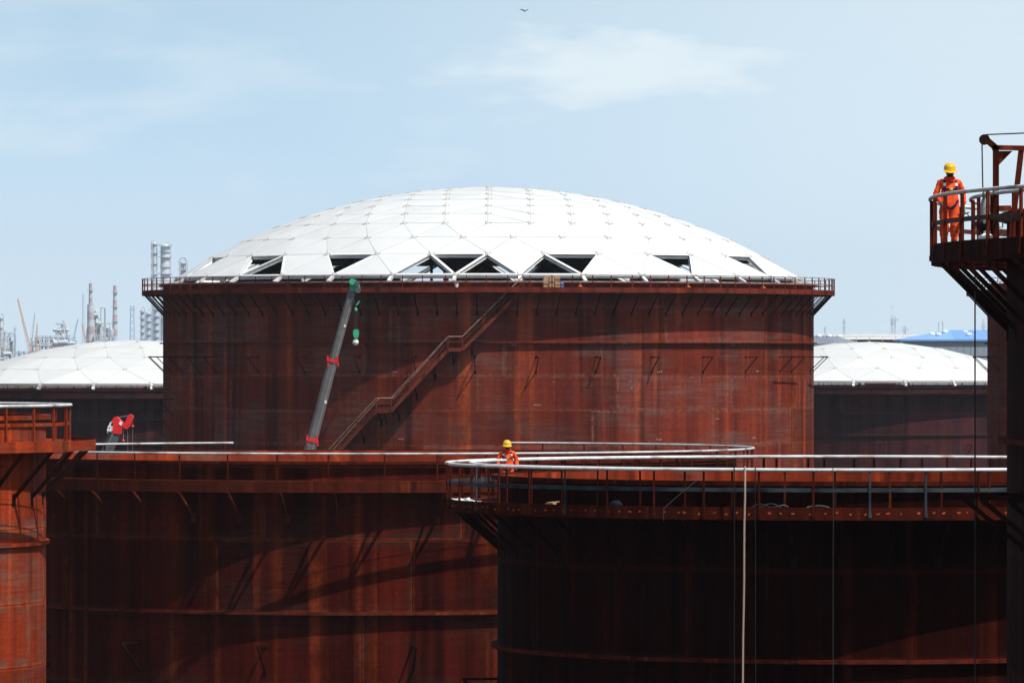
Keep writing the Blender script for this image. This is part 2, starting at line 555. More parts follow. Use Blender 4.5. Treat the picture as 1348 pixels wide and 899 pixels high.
# ------------------------------------------------------------------ geodesic dome roofs
def dome(parent, z0, rise, R0, S, K, rstep, const, missing, mats, phase=0.0, singles=300, own_hubs=True, crown=0.03, name='dome_roof'):
    """S sectors, K rings of S*k nodes at k*rstep, then const rings (r, half phase) of S*K nodes"""
    Rs = (R0 * R0 + rise * rise) / (2 * rise)
    N = S * K

    def node(r, a):
        z = z0 + rise - (Rs - math.sqrt(Rs * Rs - r * r))
        return Vector((r * math.sin(a), -r * math.cos(a), z))
    rings = [[node(0, 0)]]
    for k in range(1, K + 1):
        rings.append([node(k * rstep, phase + 2 * PI * i / (S * k)) for i in range(S * k)])
    for r, half in const:
        rings.append([node(r, phase + 2 * PI * (i + (0.5 if half else 0)) / N) for i in range(N)])
    ids = {}
    nodes = []
    for k, rg in enumerate(rings):
        for i, p in enumerate(rg):
            ids[(k, i)] = len(nodes)
            nodes.append(p)

    def nid(k, i):
        return ids[(k, i % len(rings[k]))]
    tris = []
    for k in range(K):
        for s in range(S):
            for i in range(k + 1):
                tris.append((nid(k, s * k + i), nid(k + 1, s * (k + 1) + i), nid(k + 1, s * (k + 1) + i + 1), None))
                if i < k:
                    tris.append((nid(k, s * k + i), nid(k + 1, s * (k + 1) + i + 1), nid(k, s * k + i + 1), None))
    prev_half = False
    for q, (r, half) in enumerate(const):
        k0, k1 = K + q, K + q + 1
        last = q == len(const) - 1
        for i in range(N):
            if half:       # inner nodes at i, outer at i + .5
                tris.append((nid(k0, i), nid(k0, i + 1), nid(k1, i), ('d', i) if last else None))
                tris.append((nid(k0, i), nid(k1, i - 1), nid(k1, i), ('u', i) if last else None))
            else:          # inner at i + .5, outer at i
                tris.append((nid(k0, i), nid(k0, i + 1), nid(k1, i + 1), ('d', i) if last else None))
                tris.append((nid(k0, i), nid(k1, i), nid(k1, i + 1), ('u', i) if last else None))
    norm = [(p - Vector((0, 0, z0 + rise - Rs))).normalized() for p in nodes]
    edges = {}
    gone = []
    present = []
    for t in tris:
        (gone if (t[3] and missing(t[3])) else present).append(t)
    open_edges = set()
    for t in gone:
        for a, b in ((0, 1), (1, 2), (2, 0)):
            open_edges.add(tuple(sorted((t[a], t[b]))))
    for t in tris:
        for a, b in ((0, 1), (1, 2), (2, 0)):
            edges[tuple(sorted((t[a], t[b])))] = 1
    fr = MB()
    for (a, b) in edges:
        if (a, b) in open_edges:
            continue
        nn = (norm[a] + norm[b]).normalized()
        fr.bar(nodes[a] - nn * 0.045, nodes[b] - nn * 0.045, 0.15, 0.13, nn)
    root = fr.build(name, mats['frame'], parent, smooth=False)
    for (a, b) in sorted(open_edges):
        nn = (norm[a] + norm[b]).normalized()
        m = MB()
        m.bar(nodes[a] + nn * 0.01, nodes[b] + nn * 0.01, 0.24, 0.05, nn)
        m.bar(nodes[a] - nn * 0.15, nodes[b] - nn * 0.15, 0.06, 0.28, nn)
        m.bar(nodes[a] - nn * 0.31, nodes[b] - nn * 0.31, 0.24, 0.05, nn)
        m.build('beam', mats['beam'], root, smooth=False)

    def panel(m, t, rnd_):
        p = [nodes[i] for i in t[:3]]
        a, b, c = (p[1] - p[2]).length, (p[2] - p[0]).length, (p[0] - p[1]).length
        inc = (p[0] * a + p[1] * b + p[2] * c) / (a + b + c)
        nn = (p[1] - p[0]).cross(p[2] - p[0]).normalized()
        if nn.z < 0:
            nn = -nn
        s_ = (a + b + c) / 2
        rin = math.sqrt(max(1e-6, (s_ - a) * (s_ - b) * (s_ - c) / s_))
        kf = 1 - 0.028 / rin
        lift = rnd_.uniform(0, 0.012)
        tilt = [rnd_.uniform(-0.012, 0.012) for _ in range(3)]
        top = [inc + (q - inc) * kf + nn * (lift + 0.03 + tl) for q, tl in zip(p, tilt)]
        bot = [inc + (q - inc) * kf + nn * lift for q in p]
        cen = inc + nn * (lift + 0.03 + crown)
        bb = len(m.v)
        m.add(top + bot + [cen], [(0, 1, 6), (1, 2, 6), (2, 0, 6), (0, 3, 4, 1), (1, 4, 5, 2), (2, 5, 3, 0)])
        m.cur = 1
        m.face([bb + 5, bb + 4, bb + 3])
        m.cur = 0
    rnd_ = random.Random(17)
    present.sort(key=lambda t: sum(nodes[i].y for i in t[:3]))
    rest = MB()
    for q, t in enumerate(present):
        if q < singles:
            m = MB()
            panel(m, t, rnd_)
            m.build('roof_panel', [mats['panel'], M['panel_back_shade']], root, smooth=False)
        else:
            panel(rest, t, rnd_)
    if rest.v:
        tag(rest.build('roof_panels_behind', [mats['panel'], M['panel_back_shade']], root, smooth=False), kind='stuff')
    cap = MB()
    cap.lathe([(0.20, -0.02), (0.20, 0.035), (0.15, 0.06), (0.0, 0.07)], 10)
    for k in range(3):
        a = 2 * PI * k / 3
        cap.box((0.3 * math.cos(a), 0.3 * math.sin(a), 0.05), (0.1, 0.08, 0.06), Matrix.Rotation(a, 3, 'Z'))
    cme = cap.mesh('hub_cover', mats['hub'])
    for p, nn in zip(nodes, norm):
        o = link('hub_cover', cme, root, p + nn * 0.03)
        o.rotation_euler = nn.to_track_quat('Z', 'Y').to_euler()
    return root, nodes[-N:]


# ------------------------------------------------------------------ storage tanks
def tank(label, C, R, rim, floor, toe_top, toe_bot, w_in, w_out, N, mats, group='rusty steel storage tanks',
         rails=('outer',), rail_mat='rail_white', mid_mat=None, rail_h=1.08, gap=None, girders=(), courses=(), plates=12,
         flange=0.18, brk_drop=1.2, post_w=0.06, bars=16, rail_r=0.045, n=160, girder_w=0.28, post_phase=0.0, arc=100, mid_h=0.10):
    root = empty('storage_tank', (C[0], C[1], 0), label, 'tank', group)
    z = lambda v: ZC + v
    sh = MB()
    sh.ring(R - 0.03, R, 0, z(rim) - 0.03, n=n)
    sh.ring(0.02, R - 0.03, 0.02, 0.1, n=n)
    shell = sh.build('shell', mats['shell'], root)
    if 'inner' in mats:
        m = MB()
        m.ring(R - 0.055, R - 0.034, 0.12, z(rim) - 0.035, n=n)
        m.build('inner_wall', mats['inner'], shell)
    # plates, course by course, welded edge to edge
    step = 2 * PI / plates
    gapa = 0.02 / R
    for c in range(len(courses) - 1):
        z1, z0 = z(courses[c]), z(courses[c + 1])
        pm = MB()
        pm.ring(R - 0.006, R + 0.016, z0 + 0.012, z1 - 0.012, -step / 2 + gapa, step / 2 - gapa, n=max(6, 2 * int(R_(180) / plates / R_(2.2))))
        me = pm.mesh('shell_plate', mats['shell'])
        uvl = me.uv_layers.new(name='UVMap')
        uv2 = me.uv_layers.new(name='UVFar')
        half = (step / 2 - gapa) * R
        for lp in me.loops:
            co = me.vertices[lp.vertex_index].co
            uu = math.atan2(co.x, -co.y) * R
            uvl.data[lp.index].uv = (half + uu + 0.001, co.z - z0)
            uv2.data[lp.index].uv = (half - uu + 0.001, z1 - co.z)
        for i in range(plates):
            a = step * (i + (0.5 if c % 2 else 0.0)) + 0.13 * c
            a = (a + PI) % (2 * PI) - PI
            if abs(a) < R_(arc) + step / 2:
                link('shell_plate', me, shell, (0, 0, 0), a)
    m = MB()
    m.ring(R - 0.05, R + flange, z(rim) - 0.03, z(rim), n=n)
    m.ring(R + flange - 0.02, R + flange, z(rim) - 0.13, z(rim) - 0.03, n=n)
    m.build('rim_angle', mats['trim'], root)
    for gz in girders:
        m = MB()
        m.ring(R - 0.01, R + girder_w, z(gz) - 0.025, z(gz), n=n)
        m.ring(R + girder_w - 0.025, R + girder_w, z(gz) - 0.11, z(gz) - 0.025, n=n)
        m.build('stiffener_ring', mats['trim'], root)
    # gallery: inner plate, open grating of concentric flat bars, outer fascia
    m = MB()
    m.ring(R - 0.01, R + w_in, z(floor) - 0.03, z(floor), n=n)
    gal = m.build('gallery_plate', mats['trim'], root)
    Ro = R + w_out
    m = MB()
    for k in range(bars if w_out - w_in > 0.2 else 1):
        r = R + w_in + (w_out - w_in - 0.03) * (k + 0.7) / bars
        m.ring(r - 0.005, r + 0.005, z(floor) - 0.03, z(floor), n=n)
    m.build('gallery_grating', mats['trim'], root)
    m = MB()
    m.ring(Ro - 0.015, Ro, z(toe_bot), z(toe_top), n=n)
    m.ring(Ro - 0.12, Ro - 0.015, z(toe_bot), z(toe_bot) + 0.02, n=n)
    m.build('fascia', mats.get('fascia', mats['trim']), root)
    m = MB()
    zb = z(toe_bot)
    m.bar((0, -R + 0.02, z(floor) - 0.12), (0, -Ro + 0.02, z(floor) - 0.12), 0.08, 0.14)
    m.bar((0, -Ro + 0.22, zb + 0.02), (0, -R - 0.03, zb - brk_drop), 0.09, 0.09)
    m.bar((0, -R - 0.02, zb - brk_drop - 0.25), (0, -R - 0.02, zb - brk_drop + 0.12), 0.2, 0.03, (0, 1, 0))
    me = m.mesh('bracket', mats['strut'], False)
    for i in range(N):
        link('bracket', me, root, (0, 0, 0), 2 * PI * (i + 0.5) / N)
    zr = z(floor) + rail_h
    rng = random.Random(int(R * 10))
    for kind in rails:
        rr = Ro + 0.02 if kind == 'outer' else R + min(w_in, 0.84) - 0.02
        a0, a1 = 0.0, 2 * PI
        if gap:
            a0, a1 = gap[1], gap[0] + 2 * PI
        m = MB()
        m.hoop(rr, zr, rail_r, a0, a1, n=2 * n)
        top = m.build('handrail', M[rail_mat], root)
        m = MB()
        m.ring(rr - 0.045, rr - 0.033, zr - 0.5 - mid_h, zr - 0.5, *( (a0, a1) if gap else (None, None)), n=2 * n)
        m.build('mid_rail', mid_mat or mats['trim'], top)
        m = MB()
        zl = z(toe_bot) + 0.08 if kind == 'outer' else z(floor)
        pw = post_w
        m.box((0, -rr + 0.0, (zl + zr - rail_r * 0.7) / 2), (pw, 0.012, zr - rail_r * 0.7 - zl))
        m.box((-pw / 2, -rr + pw / 2, (zl + zr - rail_r * 0.7) / 2), (0.012, pw, zr - rail_r * 0.7 - zl))
        if kind == 'outer':
            m.box((0, -rr - 0.01, zl + 0.06), (pw * 1.6, 0.02, 0.12))
        me1 = m.mesh('post', mats['post'], False)
        me2 = m.mesh('post', mats['trim'], False)
        for i in range(N):
            a = 2 * PI * (i + (0.0 if kind == 'outer' else 0.4) + post_phase) / N
            if gap and gap[0] < a % (2 * PI) < gap[1]:
                continue
            link('post', me1 if (rng.random() < 0.2 and kind == 'outer') else me2, top, (0, 0, 0), a + rng.uniform(-0.004, 0.004))
    return root


def shelf_bracket(root, R, a, zt, length, drop, mat, name='shelf_bracket', w=0.07):
    m = MB()
    m.bar((0, -R + 0.01, zt), (0, -R - length, zt), w, w)
    m.bar((0, -R - length + 0.05, zt - 0.03), (0, -R - 0.01, zt - drop), w, w)
    m.box((0, -R - 0.02, zt), (0.2, 0.04, 0.2))
    m.box((0, -R - 0.02, zt - drop), (0.2, 0.04, 0.2))
    return m.build(name, mat, root, rz=a, smooth=False)


def mats_of(shell, trim, strut=None, post=None):
    return {'shell': M[shell], 'trim': M[trim], 'strut': M[strut or trim], 'post': M[post or trim]}


# --- the big domed tank in the middle
T0C, T0R = (-2.14, 552.0), 29.5
T0 = tank('large rust-red tank under a white dome with missing triangular panels, centre of picture', T0C, T0R, 6.5, 5.95, 5.98, 5.53, 1.86, 1.9, 108,
          mats_of('rust_big', 'rust_trim', 'rust_dark', 'rust_trim'), rails=('outer',), rail_mat='rail_grey', girders=(1.3,),
          courses=(6.4, 4.25, 1.3, -1.65, -4.6, -7.6, -10.6, -13.6, -16.95), plates=15, n=192, bars=10, brk_drop=1.75, girder_w=0.32, rail_r=0.035, post_w=0.08, flange=0.4, mid_mat=M['rail_grey'])
shell0 = [c for c in T0.children if c.name.startswith('shell')][0]
DM = {'frame': M['alu_frame'], 'beam': M['alu_beam'], 'panel': M['panel'], 'hub': M['hub']}
miss_up = {31, 0, 1, 28, 12, 17, 22}
d0, base0 = dome(T0, ZC + 7.12, 8.26, 28.3, 4, 8, 2.41, ((22.3, True), (25.2, False), (28.3, True)),
                 lambda t: (t[0] == 'd' and t[1] % 2 == 1) or (t[0] == 'u' and t[1] in miss_up), DM)
m = MB()
m.ring(28.16, 28.42, ZC + 6.98, ZC + 7.06, n=64)
m.ring(28.22, 28.30, ZC + 6.80, ZC + 6.98, n=64)
m.build('ring_beam', M['alu_beam'], d0, rz=2 * PI / 64)
for p in base0:
    m = MB()
    o = Vector((p.x, p.y, 0)).normalized()
    a = Vector((p.x, p.y, ZC + 7.0))
    b = o * 29.25
    m.bar(a, Vector((b.x, b.y, ZC + 6.52)), 0.3, 0.24)
    m.box((b.x, b.y, ZC + 6.53), (0.5, 0.5, 0.05), Matrix.Rotation(math.atan2(o.y, o.x), 3, 'Z'))
    m.build('dome_foot', M['rail_white'], d0, smooth=False)
# internal floating deck with its standing pipes
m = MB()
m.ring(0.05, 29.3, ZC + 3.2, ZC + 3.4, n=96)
m.build('floating_deck', M['deck_shade'], T0)
for (px, py, r, Y) in ((568, 345, 0.13, 532), (587, 343, 0.24, 530), (604, 347.5, 0.24, 531), (621, 345.5, 0.22, 529)):
    t = P(px, py, Y)
    m = MB()
    m.lathe([(r, ZC + 3.4), (r, t.z - 0.25), (r * 1.9, t.z - 0.22), (r * 1.9, t.z - 0.1), (r * 1.3, t.z)], 14, (t.x - T0C[0], t.y - T0C[1], 0))
    m.build('deck_pipe', M['flat_bar_brown'], T0)
# shelf brackets round the middle of the shell and the stack of three low on the left
for a in (8.2, -2, 18.5, 28.8, 39.5, 50, 61, 66, 78, 84, -12, -21.9, -32.5, -42.7, -54, -59.5, -67, -74, -85, -92):
    shelf_bracket(T0, T0R, R_(a), ZC + 0.0, 1.35, 1.3, M['rust_dark'])
for (a, b) in ((58, 68), (75, 90), (-92, -66), (-63, -52)):
    m = MB()
    m.ring(T0R + 1.28, T0R + 1.36, ZC + 0.0, ZC + 0.07, R_(a), R_(b), n=10)
    m.build('shelf_rail', M['rust_dark'], T0)
for (a, zz) in ((-72, -3.75), (-76, -4.8), (-80, -5.75)):
    shelf_bracket(T0, T0R, R_(a), ZC + zz, 1.5, 1.5, M['rust_dark'])


# --- helical stair on the big tank
def stair():
    Ri, Ro = T0R + 0.12, T0R + 1.0
    fl = [(5.9, 5.92), (-4.0, 0.71), (-6.3, 0.71), (-15.7, -4.57), (-18.2, -4.57), (-28.2, -9.85), (-30.4, -9.85), (-41.5, -16.2)]
    root = None
    seq = []
    m = MB()
    for (a0, z0), (a1, z1) in zip(fl[:-1], fl[1:]):
        nseg = 10
        for rr in (Ri, Ro):
            pts = [(rr * math.sin(R_(a0 + (a1 - a0) * i / nseg)), -rr * math.cos(R_(a0 + (a1 - a0) * i / nseg)), ZC + z0 + (z1 - z0) * i / nseg - 0.08) for i in range(nseg + 1)]
            for p, q in zip(pts[:-1], pts[1:]):
                m.bar(p, q, 0.05, 0.30)
    root = m.build('staircase', M['stair_steel'], T0, smooth=False)
    tm = MB()
    tm.box((0, -(Ri + Ro) / 2, 0), (0.26, Ro - Ri - 0.05, 0.035))
    tme = tm.mesh('tread', M['rust_dark'], False)
    lm = MB()
    for (a0, z0), (a1, z1) in zip(fl[:-1], fl[1:]):
        if abs(z1 - z0) < 0.01:
            q = MB()
            q.ring(Ri, Ro, ZC + z0 - 0.03, ZC + z0, R_(a1), R_(a0), n=4)
            q.build('landing', M['stair_steel'], root)
            q = MB()
            mid_a = R_((a0 + a1) / 2)
            q.bar((Ri * math.sin(mid_a), -Ri * math.cos(mid_a), ZC + z0 - 1.2), (Ro * math.sin(mid_a), -Ro * math.cos(mid_a), ZC + z0 - 0.1), 0.08, 0.08)
            q.build('landing_strut', M['rust_dark'], root, smooth=False)
        else:
            k = int(abs(z1 - z0) / 0.21)
            for i in range(k):
                t = (i + 0.5) / k
                link('tread', tme, root, (0, 0, ZC + z0 + (z1 - z0) * t), R_(a0 + (a1 - a0) * t))
    for rr, nm, mat in ((Ro, 'stair_rail', 'stair_pipe'), (Ri + 0.05, 'stair_rail', 'stair_pipe')):
        pts = []
        for (a0, z0), (a1, z1) in zip(fl[:-1], fl[1:]):
            for i in range(8):
                t = i / 8
                a = R_(a0 + (a1 - a0) * t)
                pts.append((rr * math.sin(a), -rr * math.cos(a), ZC + z0 + (z1 - z0) * t + 1.05))
        q = MB()
        q.path(pts, 0.035, 6)
        ro = q.build(nm, M[mat], root)
        q = MB()
        q.path([(x, y, zz - 0.5) for x, y, zz in pts], 0.03, 5)
        q.build('stair_mid_rail', M['stair_steel'], root)
    pm = MB()
    pm.box((0, -Ro - 0.03, 0.5), (0.09, 0.07, 1.1))
    pme = pm.mesh('stair_post', M['stair_steel'], False)
    for (a0, z0), (a1, z1) in zip(fl[:-1], fl[1:]):
        for t in ((0.0, 0.33, 0.66) if abs(z1 - z0) > 0.1 else (0.0,)):
            link('stair_post', pme, root, (0, 0, ZC + z0 + (z1 - z0) * t), R_(a0 + (a1 - a0) * t))
    for i in range(9):
        a = -2.5 - i * 3.1
        zz = None
        for (a0, z0), (a1, z1) in zip(fl[:-1], fl[1:]):
            if a1 <= a <= a0:
                zz = z0 + (z1 - z0) * (a - a0) / (a1 - a0)
        q = MB()
        q.bar((0, -T0R, ZC + zz - 1.0), (0, -Ro + 0.1, ZC + zz - 0.2), 0.07, 0.07)
        q.bar((0, -T0R - 0.02, ZC + zz - 1.4), (0, -T0R - 0.02, ZC + zz - 0.8), 0.22, 0.03, (0, 1, 0))
        q.build('stair_strut', M['rust_dark'], root, rz=R_(a), smooth=False)


stair()

# --- painters' chalk marks on the big shell
for q, (px, py) in enumerate(((824, 452.5), (970, 453), (676, 454), (519, 489.5), (870, 489.5), (1005, 489.5), (706, 533), (949, 552), (869, 579), (1000, 578), (527, 578), (714, 533.5), (835, 511), (833, 502), (731, 503))):
    x = (px - HX) / 15.35 - T0C[0]
    a = math.asin(max(-1, min(1, x / (T0R + 0.03))))
    zz = ZC - (py - HY) / 15.3
    rq = random.Random(q)
    m = MB()
    for i in range(3 if q < 11 else 1):
        w = rq.uniform(0.06, 0.16)
        x0 = -0.2 + 0.16 * i
        m.bar((x0, -T0R - 0.03, zz + rq.uniform(-0.05, 0.05)), (x0 + w, -T0R - 0.03, zz + rq.uniform(-0.06, 0.06)), 0.012, 0.05)
    m.build('chalk_mark', M['chalk'], shell0, rz=a, smooth=False)

# --- its twin, a sliver of which shows behind the right-hand tank
T5C = (72.6, 549.7)
T5 = tank('tall rusty tank shell showing as a narrow strip behind the right-hand gallery tank', T5C, 29.5, 6.5, 5.95, 5.98, 5.53, 1.86, 1.9, 108,
          mats_of('rust_big', 'rust_trim', 'rust_dark', 'rust_trim'), rails=('outer',), rail_mat='rail_grey', girders=(1.3,),
          courses=(6.4, 4.25, 1.3, -1.65, -4.6, -7.6, -10.6), plates=15, n=192, bars=16, brk_drop=1.75, girder_w=0.32, rail_r=0.035, arc=95)
for a in (-93, -88, -78, -66, -54):
    shelf_bracket(T5, T0R, R_(a), ZC + 0.0, 1.35, 1.3, M['rust_dark'])
m = MB()
m.ring(T0R + 1.28, T0R + 1.36, ZC + 0.0, ZC + 0.07, R_(-95), R_(-76), n=10)
m.build('shelf_rail', M['rust_dark'], T5)
dome(T5, ZC + 7.12, 8.26, 28.3, 4, 8, 2.41, ((22.3, True), (25.2, False), (28.3, True)), lambda t: False, DM, singles=0)

# --- the near tank across the lower right (open top)
T1C, T1R = (9.79, 178.1), 10.2
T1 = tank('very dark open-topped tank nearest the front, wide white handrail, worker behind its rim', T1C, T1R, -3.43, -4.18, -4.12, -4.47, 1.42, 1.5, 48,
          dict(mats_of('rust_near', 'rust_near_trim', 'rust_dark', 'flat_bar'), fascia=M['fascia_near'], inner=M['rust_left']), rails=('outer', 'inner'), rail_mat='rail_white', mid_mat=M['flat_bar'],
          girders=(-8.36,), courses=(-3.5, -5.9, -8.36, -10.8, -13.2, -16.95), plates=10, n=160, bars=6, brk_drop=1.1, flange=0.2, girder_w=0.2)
for a in (-88, -60, -35, -12, 12, 35):
    shelf_bracket(T1, T1R, R_(a), ZC - 9.4, 1.05, 1.0, M['rust_dark'])

rq = random.Random(77)
for q in range(95):
    a = R_(-86 + 1.85 * q + rq.uniform(-0.6, 0.6))
    m = MB()
    w, h = rq.uniform(0.04, 0.10), rq.uniform(0.03, 0.06)
    m.box((0, -T1R - 1.502, ZC - 4.29 + rq.uniform(-0.03, 0.03)), (w, 0.006, h), Matrix.Rotation(rq.uniform(-0.4, 0.4), 3, 'Y'))
    m.build('rust_dab', M['fitting_orange2'], T1, rz=a, smooth=False)

# --- the tank behind it, lower left (open top, back rail has a gap)
T2C, T2R = (-5.97, 258.0), 15.4
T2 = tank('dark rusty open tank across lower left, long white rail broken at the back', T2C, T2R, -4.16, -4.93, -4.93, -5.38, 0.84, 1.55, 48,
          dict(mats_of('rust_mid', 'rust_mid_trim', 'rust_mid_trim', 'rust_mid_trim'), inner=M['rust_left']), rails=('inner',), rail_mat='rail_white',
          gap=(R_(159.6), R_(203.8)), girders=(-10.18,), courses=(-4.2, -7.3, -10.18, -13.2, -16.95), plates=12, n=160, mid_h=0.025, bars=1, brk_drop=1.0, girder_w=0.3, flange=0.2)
for a in (-58, -36, -14.6, 7.5, 29, 51):
    shelf_bracket(T2, T2R, R_(a), ZC - 11.5, 1.2, 1.1, M['rust_dark'])

# faint hand-painted scribble inside its far wall
m = MB()
c0 = P(567, 603.3, T2C[1] + T2R - 0.12) - Vector((T2C[0], T2C[1], 0))
m.path([c0 + Vector((0.085 * math.cos(t), 0, 0.085 * math.sin(t))) for t in [2 * PI * i / 12 for i in range(13)]], 0.014, 4)
m.path([c0 + Vector((0.15 + 0.045, 0, 0.07)), c0 + Vector((0.15, 0, 0.03)), c0 + Vector((0.15, 0, -0.03)), c0 + Vector((0.20, 0, -0.08))], 0.013, 4)
m.path([c0 + Vector((0.24, 0, 0.08)), c0 + Vector((0.34, 0, -0.10))], 0.013, 4)
m.path([c0 + Vector((0.33, 0, 0.07)), c0 + Vector((0.23, 0, -0.04))], 0.013, 4)
m.build('painted_mark', M['chalk'], T2)

# --- the left-edge tank
T3C, T3R = (-22.72, 181.3), 8.78
T3 = tank('sunlit orange-rust tank at the left edge with a white-topped inner rail', T3C, T3R, -1.72, -2.48, -2.45, -2.77, 0.78, 1.5, 40,
          mats_of('rust_left', 'rust_left', 'rust_dark', 'rust_left'), rails=('inner',), rail_mat='rail_white', rail_h=1.05,
          girders=(-5.45,), courses=(-1.8, -5.05, -7.25, -9.1, -11.5, -14, -16.95), plates=9, n=160, bars=2, brk_drop=1.35, girder_w=0.12, flange=0.17)

# --- the right-edge tank that the worker stands on
T4C, T4R = (36.8, 127.1), 26.35
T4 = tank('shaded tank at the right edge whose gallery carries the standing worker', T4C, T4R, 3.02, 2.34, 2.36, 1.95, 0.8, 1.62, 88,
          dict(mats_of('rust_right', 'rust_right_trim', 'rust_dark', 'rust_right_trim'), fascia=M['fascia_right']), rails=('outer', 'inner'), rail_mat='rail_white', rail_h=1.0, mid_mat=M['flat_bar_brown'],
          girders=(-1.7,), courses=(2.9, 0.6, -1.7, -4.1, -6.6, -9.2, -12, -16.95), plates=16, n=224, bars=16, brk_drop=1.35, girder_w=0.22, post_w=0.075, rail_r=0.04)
for a in (-86, -81.5, -77, -72, -66):
    shelf_bracket(T4, T4R, R_(a), ZC - 2.85, 1.3, 1.05, M['rust_dark'], w=0.09)

# --- two domed tanks farther back
DF = {'frame': M['alu_frame'], 'beam': M['alu_beam'], 'panel': M['panel_far'], 'hub': M['hub']}


def far_tank(C, label):
    t = tank(label, C, 25.3, -4.2, -4.75, -4.72, -5.28, 1.86, 1.9, 84, mats_of('rust_far', 'rust_far', 'rust_dark', 'rust_far'),
             rails=('outer',), rail_mat='rail_grey', girders=(-11.1,), courses=(-4.3, -8, -11.1, -14, -16.95), plates=14, n=144, bars=16, brk_drop=1.7, rail_r=0.035, post_w=0.09)
    d, base = dome(t, ZC - 3.4, 5.6, 24.5, 7, 3, 5.3, ((20.4, True), (24.5, False)), lambda q: False, DF, phase=2 * PI / 42, crown=0.03)
    for p in base:
        o = Vector((p.x, p.y, 0)).normalized()
        m = MB()
        b = o * 25.2
        m.bar((p.x, p.y, ZC - 3.45), (b.x, b.y, ZC - 4.18), 0.35, 0.3)
        m.build('dome_foot', M['rail_white'], d, smooth=False)
    m = MB()
    m.ring(24.4, 24.62, ZC - 3.62, ZC - 3.44, n=84)
    m.build('ring_beam', M['alu_frame'], d)
    for a in range(-90, 91, 15):
        shelf_bracket(t, 25.3, R_(a), ZC - 12.6, 1.4, 1.4, M['rust_dark'])
    return t


far_tank((-49.7, 800.0), 'distant white-domed tank behind the red crane head on the left')
far_tank((52.4, 891.0), 'distant white-domed tank in front of the blue-roofed building on the right')

# ------------------------------------------------------------------ more materials
M['orange_cloth'] = plain('orange_cloth', (0.92, 0.105, 0.028), 0.85, 0, 0.22, 14, 0.3)
M['orange_scarf'] = plain('orange_scarf', (0.72, 0.06, 0.025), 0.9, 0, 0.25, 30, 0.3)
M['skin'] = plain('skin', (0.23, 0.105, 0.065), 0.55, 0, 0.1, 20)
M['bag_blue'] = plain('bag_blue', (0.006, 0.012, 0.025), 0.8)
M['boot'] = plain('boot', (0.02, 0.018, 0.016), 0.6)
M['helmet'] = plain('helmet', (0.80, 0.42, 0.012), 0.32, 0, 0.05)
M['strap'] = plain('strap', (0.020, 0.015, 0.05), 0.8)
M['reflective'] = plain('reflective', (0.75, 0.75, 0.74), 0.4)
M['buckle'] = plain('buckle', (0.65, 0.48, 0.10), 0.4, 0.3)
M['eye'] = plain('eye', (0.03, 0.025, 0.02), 0.3)
M['green_paint'] = plain('green_paint', (0.04, 0.40, 0.22), 0.45, 0, 0.2, 3)
M['red_paint'] = plain('red_paint', (0.72, 0.016, 0.018), 0.4, 0, 0.15, 3)
M['boom_grey'] = plain('boom_grey', (0.15, 0.14, 0.14), 0.5, 0.2, 0.2, 1.2)
M['boom_dark'] = plain('boom_dark', (0.09, 0.095, 0.10), 0.5, 0.2, 0.2, 1.2)
M['white_paint'] = plain('white_paint', (0.8, 0.8, 0.78), 0.45, 0, 0.06)
M['black'] = plain('black', (0.012, 0.012, 0.013), 0.7)
M['tyre'] = plain('tyre', (0.02, 0.02, 0.02), 0.9)
M['glass'] = plain('glass', (0.03, 0.045, 0.05), 0.08)
M['rope_tan'] = plain('rope_tan', (0.42, 0.30, 0.24), 0.9, 0, 0.2, 20)
M['rope_black'] = plain('rope_black', (0.018, 0.016, 0.016), 0.95)
M['rope_dark'] = plain('rope_dark', (0.05, 0.047, 0.046), 0.9, 0, 0.2, 20)
M['rope_grey'] = plain('rope_grey', (0.22, 0.22, 0.22), 0.8, 0, 0.2, 20)
M['carton'] = plain('carton', (0.50, 0.30, 0.17), 0.8, 0, 0.2, 2.0)
M['blue_plastic'] = plain('blue_plastic', (0.08, 0.22, 0.55), 0.3)
M['sheet'] = plain('sheet', (0.78, 0.79, 0.80), 0.6, 0, 0.08, 6)
M['fitting_orange'] = plain('fitting_orange', (0.45, 0.11, 0.03), 0.6)
M['bottle_grey'] = plain('bottle_grey', (0.28, 0.31, 0.30), 0.45, 0.1, 0.25, 6)
M['bird'] = plain('bird', (0.03, 0.03, 0.035), 0.8)
M['blue_roof'] = plain('blue_roof', (0.18, 0.36, 0.70), 0.5, 0, 0.06, 0.4)
M['grey_wall'] = plain('grey_wall', (0.30, 0.35, 0.41), 0.7, 0, 0.06, 0.4)
M['grey_roof'] = plain('grey_roof', (0.20, 0.23, 0.28), 0.6, 0, 0.08, 0.4)
M['pale_wall'] = plain('pale_wall', (0.55, 0.6, 0.62), 0.7, 0, 0.06, 0.4)
M['vessel'] = plain('vessel', (0.50, 0.57, 0.66), 0.45, 0.0, 0.15, 0.15)  # vessel greys paled towards the sky, distance haze mixed into the colour
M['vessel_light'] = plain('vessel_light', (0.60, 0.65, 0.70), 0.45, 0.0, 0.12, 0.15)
M['steel_blue'] = plain('steel_blue', (0.40, 0.50, 0.63), 0.6, 0.0, 0.25, 0.2)  # far steel paled likewise, haze in the colour
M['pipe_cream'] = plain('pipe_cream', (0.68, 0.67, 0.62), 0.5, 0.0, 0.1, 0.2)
M['band_red_hazed'] = plain('band_red_hazed', (0.50, 0.39, 0.42), 0.6, 0, 0.1, 0.3)  # red bands washed out by haze painted into the colour
M['crane_orange_hazed'] = plain('crane_orange_hazed', (0.78, 0.40, 0.24), 0.5, 0, 0.1, 0.3)  # orange lightened, part of its haze is in the colour
M['crane_grey'] = plain('crane_grey', (0.30, 0.38, 0.48), 0.5, 0, 0.1, 0.3)
